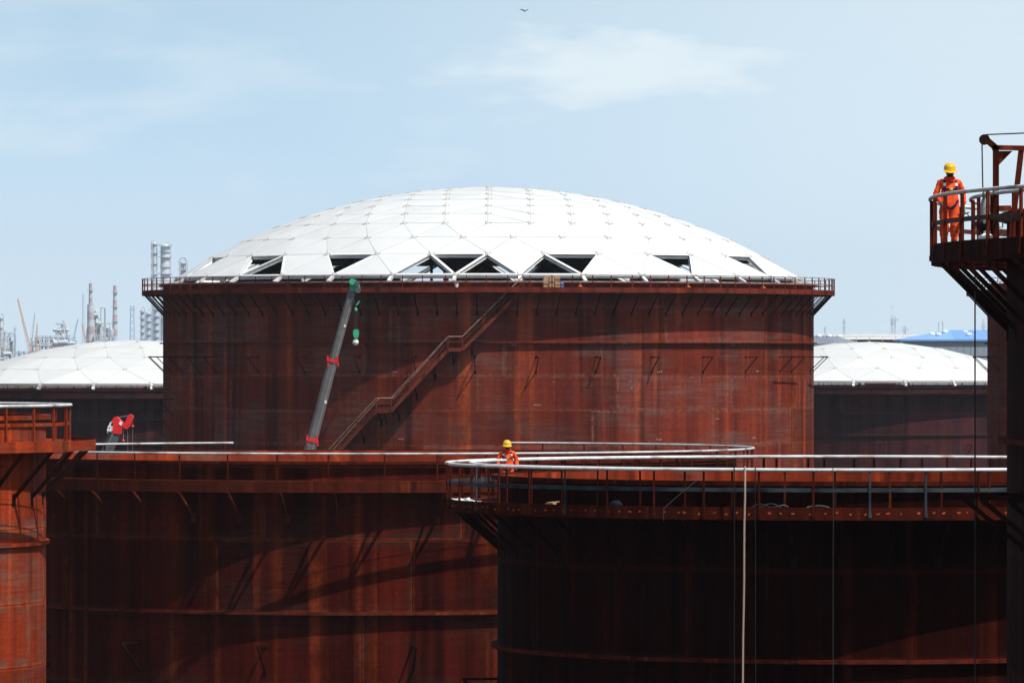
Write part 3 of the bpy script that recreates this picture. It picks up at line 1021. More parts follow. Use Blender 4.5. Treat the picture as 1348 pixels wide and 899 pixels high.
M['tower_blue'] = plain('tower_blue', (0.40, 0.54, 0.72), 0.6, 0, 0.1, 0.3)


def obj1(name, m, mat, label, cat, group=None, smooth=True):
    return tag(m.build(name, mat, smooth=smooth), label, cat, group)


# ------------------------------------------------------------------ people
def person(loc, rz, scale, pose, label, group):
    """origin between the feet, facing -Y"""
    V, E, RAD = [], [], []

    def pt(p, r, parent=None):
        V.append(Vector(p))
        RAD.append(r if isinstance(r, tuple) else (r, r))
        if 0.11 < p[2] < 1.45 and RAD[-1][0] > 0.05:
            RAD[-1] = (RAD[-1][0] * 1.13, RAD[-1][1] * 1.1)
        if parent is not None:
            E.append((parent, len(V) - 1))
        return len(V) - 1
    pel = pt((0, 0.01, 0.96), (0.165, 0.125))
    sp = pt((0, 0.0, 1.13), (0.155, 0.12), pel)
    ch = pt((0, 0.0, 1.30), (0.175, 0.125), sp)
    up = pt((0, 0.01, 1.41), (0.15, 0.10), ch)
    nk = pt((0, 0.0, 1.495), 0.062, up)
    hd = pose['head']          # forward nod in metres
    jaw = pt((hd[0] * 0.5, -0.02 - hd[1] * 0.5, 1.555), (0.060, 0.068), nk)
    fa = pt((hd[0], -0.015 - hd[1], 1.625), (0.074, 0.088), jaw)
    cr = pt((hd[0], 0.0 - hd[1], 1.70), (0.072, 0.085), fa)
    nose0 = pt((hd[0], -0.10 - hd[1], 1.615), 0.014, fa)
    for s in (-1, 1):
        pt((hd[0] + s * 0.083, 0.005 - hd[1], 1.615), (0.010, 0.022), fa)
    hands = []
    for s, key in ((-1, 'r'), (1, 'l')):
        el, wr, ha = pose[key]
        sh = pt((s * 0.185, 0.01, 1.405), (0.078, 0.075), up)
        e_ = pt(el, (0.062, 0.06), sh)
        mid_ = (Vector(el) * 0.4 + Vector(wr) * 0.6)
        f_ = pt(mid_, (0.055, 0.052), e_)
        w_ = pt(wr, (0.036, 0.033), f_)
        d = (Vector(ha) - Vector(wr)).normalized()
        palm = pt(Vector(wr) + d * 0.075, (0.038, 0.022), w_)
        hands.append((Vector(wr), d))
        side = d.cross(Vector((0, 1, 0)))
        if side.length < 0.2:
            side = d.cross(Vector((1, 0, 0)))
        side.normalize()
        bend = side.cross(d) * (-1 if side.cross(d).y > 0 else 1)
        for q in range(4):
            b0 = Vector(wr) + d * 0.085 + side * (-0.030 + 0.020 * q)
            k = [0.9, 1.05, 1.0, 0.8][q]
            a1 = pt(b0 + d * 0.03 * k, 0.010, palm)
            a2 = pt(b0 + d * 0.058 * k + bend * 0.012, 0.009, a1)
            pt(b0 + d * 0.078 * k + bend * 0.03, 0.008, a2)
        t0 = pt(Vector(wr) + d * 0.04 + side * -0.042 * s, 0.012, palm)
        pt(Vector(wr) + d * 0.08 + side * -0.058 * s + bend * 0.015, 0.010, t0)
    for s, key in ((-1, 'rl'), (1, 'll')):
        dx, dy = pose.get(key, (0, 0))
        hp = pt((s * 0.095, 0.01, 0.88), (0.115, 0.12), pel)
        kn = pt((s * 0.105 + dx * 0.5, -0.015 + dy * 0.5, 0.50), (0.088, 0.09), hp)
        cf = pt((s * 0.108 + dx * 0.7, 0.01 + dy * 0.7, 0.30), (0.082, 0.085), kn)
        an = pt((s * 0.11 + dx, 0.02 + dy, 0.10), (0.066, 0.07), cf)
        he = pt((s * 0.112 + dx, 0.03 + dy, 0.045), (0.048, 0.045), an)
        pt((s * 0.125 + dx, -0.15 + dy, 0.04), (0.046, 0.036), he)
    me = bpy.data.meshes.new('body_source')
    me.from_pydata([tuple(p) for p in V], E, [])
    o = bpy.data.objects.new('body_source', me)
    COL.objects.link(o)
    md = o.modifiers.new('skin', 'SKIN')
    md.use_smooth_shade = True
    for sv, r in zip(me.skin_vertices[0].data, RAD):
        sv.radius = r
        sv.use_root = False
    me.skin_vertices[0].data[0].use_root = True
    ss = o.modifiers.new('sub', 'SUBSURF')
    ss.levels = ss.render_levels = 2
    dg = bpy.context.evaluated_depsgraph_get()
    ev = o.evaluated_get(dg)
    body = bpy.data.meshes.new_from_object(ev)
    bpy.data.objects.remove(o)
    body.name = 'body'
    # creases in the cloth
    rng = random.Random(int(loc[0] * 100) + 5)
    zmin = min(v.co.z for v in body.vertices)
    for v in body.vertices:
        if 0.12 < v.co.z < 1.45:
            k = math.sin(v.co.z * 41 + v.co.x * 17) * math.sin(v.co.z * 23 - v.co.y * 31 + v.co.x * 9)
            v.co += v.normal * (0.012 * k)
        v.co.z -= zmin
    body.materials.clear()
    for mn in ('orange_cloth', 'skin', 'boot'):
        body.materials.append(M[mn])
    for p in body.polygons:
        c = p.center
        i = 0
        if c.z < 0.10:
            i = 2
        elif c.z > 1.53:
            i = 1
        else:
            for (w, d) in hands:
                if -0.01 < (c - w).dot(d) < 0.2 and ((c - w) - d * (c - w).dot(d)).length < 0.062:
                    i = 1
        p.material_index = i
        p.use_smooth = True
    root = empty('person', loc, label, 'person', group, rz)
    root.scale = (scale * 1.10, scale * 1.06, scale)
    link('body', body, root)
    # hard hat, nodding with the head
    hx, hy = hd[0], -hd[1]
    Mh = Matrix.Rotation(pose['nod'], 3, 'X')
    m = MB()
    m.lathe([(0.135, -0.012), (0.137, 0.0), (0.130, 0.012), (0.126, 0.05), (0.110, 0.088), (0.078, 0.115), (0.035, 0.128), (0.0, 0.131)], 24, (hx, hy, 1.712), Mh, 0.92, 1.12)
    b = len(m.v)
    for rr in (0.128, 0.20):
        for k in range(9):
            a = R_(-90 - 64 + 16 * k)
            p = Mh @ Vector((rr * math.cos(a) * (0.92 if rr < 0.15 else 0.80), rr * math.sin(a) * 1.12, -0.008 - (rr - 0.128) * 0.35))
            m.v.append(tuple(p + Vector((hx, hy, 1.712))))
            m.v.append(tuple(p + Vector((hx, hy, 1.704))))
    for k in range(8):
        i0, i1, o0, o1 = b + 2 * k, b + 2 * k + 2, b + 18 + 2 * k, b + 20 + 2 * k
        m.face([i0, i1, o1, o0])
        m.face([i0 + 1, o0 + 1, o1 + 1, i1 + 1])
        m.face([o0, o1, o1 + 1, o0 + 1])
    m.build('hard_hat', M['helmet'], root)
    # scarf rolled round neck and chin
    m = MB()
    for q, (zz, rr, r) in enumerate(((1.455, 0.085, 0.04), (1.495, 0.078, 0.036), (1.518, 0.066, 0.024))):
        pts = [(rr * math.cos(a) * 1.05, rr * math.sin(a) - 0.012 - hd[1] * 0.3 * q, zz + 0.014 * math.sin(a * 2 + q)) for a in [2 * PI * k / 14 for k in range(15)]]
        m.path(pts, r, 8)
    m.build('scarf', M['orange_scarf'], root)
    m = MB()
    for s in (-1, 1):
        m.lathe([(0.0, -0.008), (0.008, -0.003), (0.008, 0.003), (0.0, 0.008)], 8, (hx + s * 0.03, hy - 0.098, 1.645))
    m.build('eyes', M['eye'], root)
    m = MB()
    m.lathe([(0.02, -0.04), (0.05, -0.025), (0.058, 0.0), (0.052, 0.018)], 14, (hx, hy - 0.042, 1.572), None, 0.95, 0.95)
    m.build('beard', M['boot'], root)
    # harness straps laid on the body
    bvh = BVHTree.FromPolygons([v.co for v in body.vertices], [tuple(p.vertices) for p in body.polygons])

    def strap(pts, w, back=False):
        st = MB()
        L, Rr = [], []
        out = []
        pts2 = []
        for p, q in zip(pts[:-1], pts[1:]):
            for i in range(6):
                t = i / 6
                pts2.append((p[0] + (q[0] - p[0]) * t, p[1] + (q[1] - p[1]) * t))
        pts2.append(pts[-1])
        for i, (x, zz) in enumerate(pts2):
            x0, z0 = pts2[max(0, i - 1)]
            x1, z1 = pts2[min(len(pts2) - 1, i + 1)]
            dx, dz = x1 - x0, z1 - z0
            ln = math.hypot(dx, dz) or 1
            ox, oz = -dz / ln * w / 2, dx / ln * w / 2
            for sgn, arr in ((1, L), (-1, Rr)):
                sx, sz = x + ox * sgn, zz + oz * sgn
                d = Vector((0, -1 if back else 1, 0))
                hit = bvh.ray_cast(Vector((sx, 1 if back else -1, sz)), d)
                y = hit[0].y if hit[0] is not None else (0.05 if back else -0.05)
                arr.append(Vector((sx, y - d.y * 0.010, sz)))
        d = Vector((0, 0.012 * (-1 if back else 1), 0))
        n = len(L)
        vs = L + Rr + [p + d for p in L] + [p + d for p in Rr]
        fs = []
        for i in range(n - 1):
            fs += [(i, i + 1, n + i + 1, n + i), (2 * n + i, 3 * n + i, 3 * n + i + 1, 2 * n + i + 1), (i, 2 * n + i, 2 * n + i + 1, i + 1), (n + i, n + i + 1, 3 * n + i + 1, 3 * n + i)]
        st.add(vs, fs)
        return st
    lines = [((-0.115, 1.46), (-0.125, 1.30), (-0.15, 1.18)), ((0.115, 1.46), (0.125, 1.30), (0.15, 1.18)), ((-0.14, 1.255), (0.0, 1.265), (0.14, 1.255)),
             ((-0.16, 0.98), (-0.12, 0.90), (-0.01, 0.83)), ((0.16, 1.02), (0.10, 0.91), (0.01, 0.83))]
    for q in lines:
        strap(q, 0.048).build('harness_strap', M['strap'], root)
    strap(((-0.13, 1.44), (0.0, 1.25), (0.13, 1.05)), 0.045, True).build('harness_strap', M['strap'], root)
    strap(((0.13, 1.44), (0.0, 1.25), (-0.13, 1.05)), 0.045, True).build('harness_strap', M['strap'], root)
    for s in (-1, 1):
        q = strap(((s * 0.118, 1.40), (s * 0.122, 1.33)), 0.05)
        q.v = [(x, y - 0.006, zz) for x, y, zz in q.v]
        q.build('reflective_patch', M['reflective'], root)
    q = strap(((-0.03, 1.262), (0.045, 1.266)), 0.055)
    q.v = [(x, y - 0.008, zz) for x, y, zz in q.v]
    q.build('buckle', M['buckle'], root)
    return root


WG = 'workers in orange coveralls'
w1 = P(1250, 325, 129.0)
person((w1.x, 129.0, ZC + 2.34), R_(6), 0.965,
       {'head': (0.0, 0.045), 'nod': R_(16), 'r': ((-0.275, 0.03, 1.14), (-0.20, -0.13, 0.97), (-0.15, -0.19, 0.90)),
        'l': ((0.285, 0.03, 1.14), (0.275, -0.06, 0.90), (0.26, -0.10, 0.81)), 'rl': (0.0, 0.03), 'll': (-0.02, -0.04)},
       'worker in orange coveralls and yellow hard hat standing at the right-hand gallery rail', WG)
person((-0.14, 182.9, ZC - 4.18), R_(4), 0.915,
       {'head': (-0.01, 0.05), 'nod': R_(14), 'r': ((-0.29, 0.0, 1.15), (-0.27, -0.13, 0.96), (-0.25, -0.20, 0.92)),
        'l': ((0.29, 0.02, 1.15), (0.27, -0.12, 0.95), (0.25, -0.19, 0.90))},
       'worker in orange coveralls half hidden behind the rim of the dark near tank', WG)

# ------------------------------------------------------------------ things on the right-hand gallery
fr = empty('davit_frame', (P(1311, 325, 124).x, 124, ZC + 2.34), 'rusty steel davit frame standing on the right-hand gallery, cut by the picture edge', 'davit')


def local(o, p):
    return Vector(p) - o.location


def fbar(name, a, b, w, h, Y=124.0, Y2=None, mat='rust_right_trim'):
    m = MB()
    m.bar(local(fr, P(*a, Y)), local(fr, P(*b, Y2 or Y)), w, h, (0, 1, 0))
    return m.build(name, M[mat], fr, smooth=False)


fbar('upright', (1311, 325), (1311, 192), 0.12, 0.12)
fbar('upright', (1330, 322), (1344.5, 197), 0.11, 0.11)
fbar('top_beam', (1306, 194.5), (1420, 196.5), 0.10, 0.14)
fbar('outrigger_arm', (1313.5, 197), (1295, 181), 0.12, 0.14)
fbar('upright', (1412, 325), (1412, 196), 0.12, 0.12)
fbar('cross_beam', (1314, 274), (1331, 274), 0.10, 0.2)
m = MB()
m.prism([(1314, 199), (1333, 199), (1314.5, 218)], 124.0, 0.03)
m.v = [tuple(Vector(v) - fr.location) for v in m.v]
m.build('gusset', M['rust_right_trim'], fr, smooth=False)
m = MB()
m.lathe([(0.0, -0.05), (0.11, -0.05), (0.085, -0.015), (0.085, 0.015), (0.11, 0.05), (0.0, 0.05)], 14, local(fr, P(1296, 184, 123.9)), Matrix.Rotation(R_(90), 3, 'X'))
m.build('pulley', M['rust_dark'], fr)
m = MB()
pts = [P(1420, 174.5, 123.9), P(1348, 175.5, 123.9), P(1310, 177, 123.9), P(1299, 177.5, 123.9), P(1294, 181, 123.9), P(1292.8, 192, 123.9), P(1293.2, 215, 123.9), P(1293.6, 240, 123.9), P(1294.5, 262, 123.9)]
m.path(pts, 0.016, 6)
obj1('hoist_rope', m, M['rope_dark'], 'dark rope running over the davit pulley and down to the gallery', 'rope')
# tall grey cylinder, a small dark winch and a pale bag behind the rail
bl = P(1296.5, 310, 125.2)
ro = empty('gas_cylinder', (bl.x, bl.y, ZC + 2.34), 'slim grey gas cylinder standing behind the right-hand gallery rail', 'cylinder')
m = MB()
m.lathe([(0.0, 0.0), (0.085, 0.01), (0.088, 0.8), (0.07, 0.90), (0.032, 0.96), (0.03, 1.0)], 16)
m.build('barrel', M['bottle_grey'], ro)
m = MB()
m.lathe([(0.02, 1.0), (0.02, 1.07), (0.0, 1.08)], 8)
m.bar((-0.05, 0, 1.04), (0.05, 0, 1.04), 0.02, 0.02)
m.build('valve', M['buckle'], ro)
wv = P(1302, 318, 124.7)
ro = empty('hand_winch', (wv.x, wv.y, ZC + 2.34), 'small dark winch on the gallery floor beside the davit upright', 'winch')
m = MB()
m.lathe([(0.0, -0.16), (0.14, -0.16), (0.14, -0.13), (0.08, -0.12), (0.08, 0.12), (0.14, 0.13), (0.14, 0.16), (0.0, 0.16)], 14, (0, 0, 0.32), Matrix.Rotation(R_(90), 3, 'Y'))
m.build('drum', M['black'], ro)
m = MB()
m.box((0, 0, 0.03), (0.44, 0.3, 0.06))
for s in (-1, 1):
    m.bar((s * 0.19, 0, 0.05), (s * 0.19, 0, 0.4), 0.03, 0.14, (0, 1, 0))
m.build('base_frame', M['black'], ro, smooth=False)
m = MB()
m.path([(0.2, 0, 0.32), (0.28, 0, 0.32), (0.28, -0.02, 0.56), (0.36, -0.02, 0.56)], 0.016, 6)
m.build('crank', M['rope_grey'], ro)
bg = P(1299, 322, 124.4)
m = MB()
rnd = random.Random(3)
m.lathe([(0.0, 0.0), (0.17, 0.01), (0.2, 0.06), (0.17, 0.12), (0.09, 0.17), (0.05, 0.2), (0.07, 0.23), (0.0, 0.24)], 14, (bg.x, bg.y, ZC + 2.34), None, 1.0, 0.7)
m.v = [(x + rnd.uniform(-0.015, 0.015), y, z_ + rnd.uniform(-0.01, 0.01) if z_ > ZC + 2.36 else z_) for x, y, z_ in m.v]
obj1('cloth_bag', m, M['sheet'], 'small pale tied bag lying on the gallery floor by the winch', 'bag')
m = MB()
m.path([P(1283.5, y, 126.5) for y in (352, 400, 500, 640, 899, 1000)], 0.018, 6)
obj1('hanging_rope', m, M['rope_dark'], 'single dark rope hanging below the right-hand gallery', 'rope', 'hanging ropes')
# rope looped at the worker's side
m = MB()
m.path([P(1268 + 5 * math.sin(t) + t * 1.2, 284 - 4 * math.cos(t), 128.2) for t in [i * 0.4 for i in range(-4, 17)]] , 0.012, 5)
obj1('safety_lanyard', m, M['rope_dark'], 'thin dark lanyard looped beside the standing worker', 'lanyard')

# ------------------------------------------------------------------ things on the near tank's gallery
Yr = 178.1 - 11.75
for (px, mat, r, lab) in ((967.5, 'rope_black', 0.014, 'dark rope hanging left of the tan rope on the near tank'),
                          (995, 'rope_black', 0.012, 'dark rope hanging right of the tan rope on the near tank'),
                          (981.5, 'rope_tan', 0.028, 'thick tan rope hanging from the near white rail'),
                          (1096.5, 'rope_dark', 0.009, 'thin grey rope hanging alone right of the tan rope')):
    m = MB()
    top = P(px, 616, Yr)
    dy = math.sqrt(11.78 ** 2 - (top.x - T1C[0]) ** 2)
    y0 = T1C[1] - dy - 0.03
    rnd = random.Random(int(px))
    lean = -0.075 if px == 981.5 else 0.0
    pts = [(top.x, y0 + 0.10, ZC - 3.06), (top.x, y0 - 0.02, ZC - 3.02), (top.x, y0 - 0.07, ZC - 3.12)]
    for k in range(1, 14):
        pts.append((top.x + lean * k / 9 + rnd.uniform(-0.006, 0.006), y0 - 0.07, ZC - 3.1 - 0.75 * k))
    m.path(pts, r, 6)
    obj1('hanging_rope', m, M[mat], lab, 'rope', 'hanging ropes')


def on_t1(a, r):
    return T1C[0] + r * math.sin(R_(a)), T1C[1] - r * math.cos(R_(a))


def coil(px0, px1, lab, loops, seed, mat='rope_grey'):
    rnd = random.Random(seed)
    m = MB()
    r = T1R + 1.25
    x0, x1 = (px0 - HX) / 48.0, (px1 - HX) / 48.0
    for k in range(loops):
        pts = []
        ph = rnd.uniform(0, 1)
        for i in range(15):
            t = i / 14
            x = x0 + (x1 - x0) * t
            y = T1C[1] - math.sqrt(r * r - (x - T1C[0]) ** 2) + rnd.uniform(-0.04, 0.04)
            pts.append((x, y, ZC - 4.15 + 0.08 * math.sin(PI * t) ** 0.5 + 0.05 * math.sin(9 * t + ph * 6) * (loops > 1)))
        m.path(pts, 0.010, 5)
    obj1('cable', m, M[mat], lab, 'cable', 'cables on the near gallery')


coil(988, 1038, 'tangled pale cables lying on the near gallery right of the tan rope', 4, 2)
coil(1061, 1093, 'short arched hose lying on the near gallery floor', 1, 9)
m = MB()
m.path([P(918, 622, Yr + 0.5), P(917.5, 632, Yr + 0.35), P(900, 646, Yr + 0.2), P(886, 658, Yr + 0.1), P(873.5, 669, Yr - 0.15), P(873.5, 686, Yr - 0.2)], 0.008, 5)
obj1('cable', m, M['rope_dark'], 'thin line sagging diagonally from the near rail to its fascia', 'cable', 'cables on the near gallery')
# crumpled white sheet at the left tip of the gallery
m = MB()
rnd = random.Random(8)
nu, nv = 9, 5
for j in range(nv):
    for i in range(nu):
        a = -84 + 13 * (i / (nu - 1))
        r = T1R + 0.85 + 0.58 * j / (nv - 1)
        x, y = on_t1(a - 4, r)
        m.v.append((x, y, ZC - 4.165 + abs(rnd.gauss(0, 0.03))))
for j in range(nv - 1):
    for i in range(nu - 1):
        q = j * nu + i
        m.face([q, q + 1, q + nu + 1, q + nu])
sh = obj1('plastic_sheet', m, M['sheet'], 'crumpled white sheet on the gallery at the near tank left tip', 'sheet')
so = sh.modifiers.new('solid', 'SOLIDIFY')
so.thickness = 0.012
# dark tool bag
x, y = on_t1(-38, T1R + 1.0)
ro = empty('tool_bag', (x, y, ZC - 4.18), 'small dark blue tool bag on the near gallery', 'bag', rz=R_(-38))
m = MB()
m.lathe([(0.0, 0.0), (0.15, 0.0), (0.17, 0.06), (0.15, 0.13), (0.09, 0.18), (0.0, 0.19)], 14, (0, 0, 0), None, 1.2, 0.7)
m.build('bag_body', M['bag_blue'], ro)
m = MB()
m.path([(-0.09, 0, 0.16), (-0.05, 0, 0.22), (0.05, 0, 0.22), (0.09, 0, 0.16)], 0.01, 6)
m.build('handle', M['bag_blue'], ro)
x, y = on_t1(-50, T1R + 1.15)
m = MB()
m.box((x, y, ZC - 4.13), (0.32, 0.14, 0.09), Matrix.Rotation(R_(-50), 3, 'Z'))
m.bar((x - 0.1, y, ZC - 4.09), (x + 0.24, y + 0.1, ZC - 4.06), 0.05, 0.03)
obj1('wood_offcut', m, M['carton'], 'pale wood offcut lying on the near gallery left part', 'offcut', smooth=False)

# ------------------------------------------------------------------ things on the big tank's gallery
def on_t0(px, r=30.9):
    x = (px - HX) / 15.35
    a = math.asin((x - T0C[0]) / r)
    return x, T0C[1] - r * math.cos(a), a


cx, cy, ca = on_t0(726)
k = 0
for row in range(2):
    for i in range(3):
        m = MB()
        s = 0.47
        m.box((0, 0, s / 2), (s - 0.02, s, s - 0.02))
        m.box((0, -s / 2 - 0.004, s / 2), (s - 0.14, 0.01, s - 0.16))
        o = m.build('carton', M['carton'], smooth=False)
        o.location = (cx + (i - 1) * 0.48, cy, ZC + 5.955 + row * 0.475)
        o.rotation_euler = (0, 0, ca + R_([2, -1, 1.5][(i + row) % 3]))
        tag(o, '%s brown carton of the %s row stacked on the big tank gallery' % (['left', 'middle', 'right'][i], ['lower', 'upper'][row]), 'carton', 'cartons stacked on the big tank gallery')
bx_, by_, _ = on_t0(740)
ro = empty('water_bottle', (bx_, by_, ZC + 5.955), 'blue water bottle beside the cartons on the big tank gallery', 'bottle')
m = MB()
m.lathe([(0.0, 0.0), (0.15, 0.01), (0.16, 0.06), (0.15, 0.30), (0.16, 0.34), (0.10, 0.42), (0.035, 0.46), (0.035, 0.5)], 16)
m.build('bottle_body', M['blue_plastic'], ro)
m = MB()
m.lathe([(0.045, 0.49), (0.045, 0.55), (0.0, 0.55)], 10)
m.build('cap', M['white_paint'], ro)
bx_, by_, _ = on_t0(601, 30.8)
m = MB()
m.lathe([(0.0, 0.0), (0.13, 0.0), (0.16, 0.3), (0.17, 0.3), (0.17, 0.33), (0.15, 0.33), (0.12, 0.04), (0.0, 0.04)], 16, (bx_, by_, ZC + 5.955))
m.path([(bx_ + 0.17 * math.cos(t), by_, ZC + 6.27 + 0.14 * math.sin(t)) for t in [PI * i / 8 for i in range(9)]], 0.008, 5)
obj1('bucket', m, M['white_paint'], 'tiny white bucket on the big tank gallery left of the stair head', 'bucket')
for px, lab in ((764, 'small orange fitting on the big tank rail nearest the cartons'), (908, 'small orange fitting on the big tank rail at mid right'),
                (1012, 'small orange fitting on the big tank rail nearest the right end')):
    x, y, a = on_t0(px, 31.1)
    m = MB()
    m.lathe([(0.0, 0.0), (0.2, 0.02), (0.24, 0.1), (0.12, 0.2), (0.05, 0.24), (0.045, 0.6)], 10, (x, y, ZC + 5.955))
    obj1('orange_fitting', m, M['fitting_orange'], lab, 'fitting', 'orange fittings on the big tank rail')


# ------------------------------------------------------------------ mobile cranes
def section(m, a, b, w, h, ch=0.25):
    """boom section: box with chamfered lower edges"""
    a, b = Vector(a), Vector(b)
    d = (b - a).normalized()
    s = Vector((0, 1, 0))
    s = (s - d * s.dot(d)).normalized()
    u = s.cross(d).normalized()
    prof = [(-w / 2, h / 2), (w / 2, h / 2), (w / 2, -h / 2 + ch * h), (w / 2 - ch * w, -h / 2), (-w / 2 + ch * w, -h / 2), (-w / 2, -h / 2 + ch * h)]
    n = len(prof)
    vs = [p + s * x + u * y for p in (a, b) for x, y in prof]
    m.add(vs, [list(range(n))[::-1], list(range(n, 2 * n))] + [[i, (i + 1) % n, n + (i + 1) % n, n + i] for i in range(n)])


def carrier(root, mat):
    """eight-wheeled truck under the boom, x along the road"""
    m = MB()
    m.box((0, 0, 1.15), (11.5, 2.6, 0.5))
    m.box((4.6, 0, 1.65), (2.2, 2.5, 0.5))
    m.build('chassis', mat, root, smooth=False)
    m = MB()
    m.box((5.0, -0.5, 2.2), (1.6, 1.4, 1.2))
    m.build('cab', mat, root, smooth=False)
    m = MB()
    m.box((5.3, -0.5, 2.35), (1.05, 1.44, 0.55))
    m.build('cab_window', M['glass'], root, smooth=False)
    m = MB()
    m.box((-1.5, 0, 1.9), (4.0, 2.4, 0.9))
    m.box((-3.8, 0, 2.1), (1.0, 2.5, 1.2))
    m.build('turret', mat, root, smooth=False)
    wm = MB()
    wm.lathe([(0.0, -0.2), (0.35, -0.2), (0.6, -0.18), (0.65, -0.1), (0.65, 0.1), (0.6, 0.18), (0.35, 0.2), (0.0, 0.2)], 20, (0, 0, 0), Matrix.Rotation(R_(90), 3, 'X'))
    wme = wm.mesh('wheel', M['tyre'])
    for xx in (-4.2, -2.8, 2.2, 3.6):
        for s in (-1, 1):
            link('wheel', wme, root, (xx, s * 1.1, 0.65))


# crane in front of the big tank
YC = 486.0
foot = P(372.5, 715, YC)
c1 = empty('mobile_crane', (foot.x, YC, 0), 'long grey telescopic crane boom with green head in front of the big tank', 'crane', 'mobile cranes between the tanks')
carrier(c1, M['green_paint'])
loc = lambda q: Vector(q) - c1.location
secs = [((372.5, 715), (411.5, 578), 0.86, 0.92), ((410.5, 582), (438.5, 474), 0.74, 0.80), ((437.5, 478), (467.2, 371), 0.60, 0.64)]
for (a, b, w, h) in secs:
    m = MB()
    section(m, loc(P(*a, YC)), loc(P(*b, YC)), w, h)
    sec = m.build('boom_section', M['boom_grey'], c1, smooth=False)
    pa, pb = loc(P(*a, YC - w / 2 - 0.01)), loc(P(*b, YC - w / 2 - 0.01))
    for off_ in (-0.30, 0.22):
        m = MB()
        s_ = Vector((off_ * h, 0, -0.27 * off_ * h))
        m.bar(pa + s_, pb + s_, 0.05, 0.07, (0, 1, 0))
        m.build('boom_rib', M['boom_dark'] if off_ < 0 else M['bottle_grey'], sec, smooth=False)
for (a, s) in (((411, 580), 0.98), ((438, 475.5), 0.86)):
    d = Vector((0.27, 0, 1)).normalized()
    p0 = loc(P(*a, YC))
    m = MB()
    section(m, p0 - d * 0.10, p0 + d * 0.16, s, s, 0.2)
    col_ = m.build('boom_collar', M['red_paint'], c1, smooth=False)
    m = MB()
    for q in (-1, 1):
        m.box(p0 + Vector((q * 0.38, -0.42, 0.22)), (0.14, 0.1, 0.46))
        m.box(p0 + Vector((q * 0.40 + 0.06, -0.42, -0.28)), (0.12, 0.1, 0.30))
    m.build('collar_lug', M['red_paint'], col_, smooth=False)
m = MB()
m.prism([(461, 383), (472.5, 386), (474, 379), (472, 370.5), (466, 367.5), (462, 368), (460.5, 375)], YC - 0.45, 0.9)
m.v = [tuple(loc(v)) for v in m.v]
hd_ = m.build('boom_head', M['green_paint'], c1, smooth=False)
for (x, y, r) in ((464, 371, 0.26), (471.5, 382, 0.24), (470, 373.5, 0.2)):
    m = MB()
    m.lathe([(0.0, -0.12), (r, -0.12), (r * 0.8, 0), (r, 0.12), (0.0, 0.12)], 14, loc(P(x, y, YC - 0.62)), Matrix.Rotation(R_(90), 3, 'X'))
    m.build('sheave', M['boom_dark'] if r < 0.25 else M['green_paint'], hd_)
for dx in (-1.6, 1.6):
    m = MB()
    m.tube(loc(P(468.3 + dx, 384, YC - 0.5)), loc(P(468.3 + dx * 0.7, 434, YC - 0.5)), 0.028, 5)
    m.build('hoist_line', M['rope_dark'], c1)
m = MB()
m.prism([(465, 434.5), (469, 433.2), (472.2, 434.5), (472.4, 440), (471, 445), (467.5, 446), (464.8, 441)], YC - 0.75, 0.5)
m.v = [tuple(loc(v)) for v in m.v]
hb = m.build('hook_block', M['green_paint'], c1, smooth=False)
m = MB()
m.lathe([(0.0, -0.28), (0.12, -0.26), (0.23, -0.12), (0.25, 0.0), (0.2, 0.15), (0.1, 0.26), (0.0, 0.28)], 16, loc(P(468.0, 450.2, YC - 0.5)))
m.build('hook_ball', M['white_paint'], hb)
m = MB()
m.lathe([(0.0, -0.14), (0.12, -0.1), (0.14, 0.0), (0.1, 0.12), (0.0, 0.16)], 10, loc(P(468.3, 407.5, YC - 0.5)))
m.bar(loc(P(469, 402, YC - 0.5)), loc(P(473.5, 396.5, YC - 0.5)), 0.1, 0.1)
m.build('limit_weight', M['green_paint'], c1)
m = MB()
m.box(loc(P(453.8, 429, YC - 0.36)), (0.14, 0.03, 0.2))
m.box(loc(P(428.5, 529, YC - 0.42)), (0.16, 0.03, 0.26))
m.build('boom_marker', M['white_paint'], c1, smooth=False)

# crane head rising behind the lower left tank
YD = 335.0
foot = P(118, 655, YD)
c2 = empty('mobile_crane', (foot.x, YD, 0), 'crane with bright red boom head rising behind the lower left tank rail', 'crane', 'mobile cranes between the tanks')
carrier(c2, M['red_paint'])
loc2 = lambda q: Vector(q) - c2.location
for (a, b, w, h) in (((115, 655), (150.5, 572), 0.7, 0.62), ((150, 573.5), (154, 564), 0.6, 0.56)):
    m = MB()
    section(m, loc2(P(*a, YD)), loc2(P(*b, YD)), w, h)
    bs = m.build('boom_section', M['boom_dark'], c2, smooth=False)
m = MB()
m.bar(loc2(P(112, 655, YD - 0.4)), loc2(P(148.5, 571, YD - 0.4)), 0.1, 0.05, (0, 1, 0))
m.build('boom_rib', M['boom_grey'], bs, smooth=False)


def px2(lst):
    return [(120 + x / 12.84, 530 + y / 12.84) for x, y in lst]


def red(name, poly, y, d, mat='red_paint', parent=None):
    m = MB()
    m.prism(px2(poly), y, d)
    m.v = [tuple(loc2(v)) for v in m.v]
    return m.build(name, M[mat], parent or c2, smooth=False)


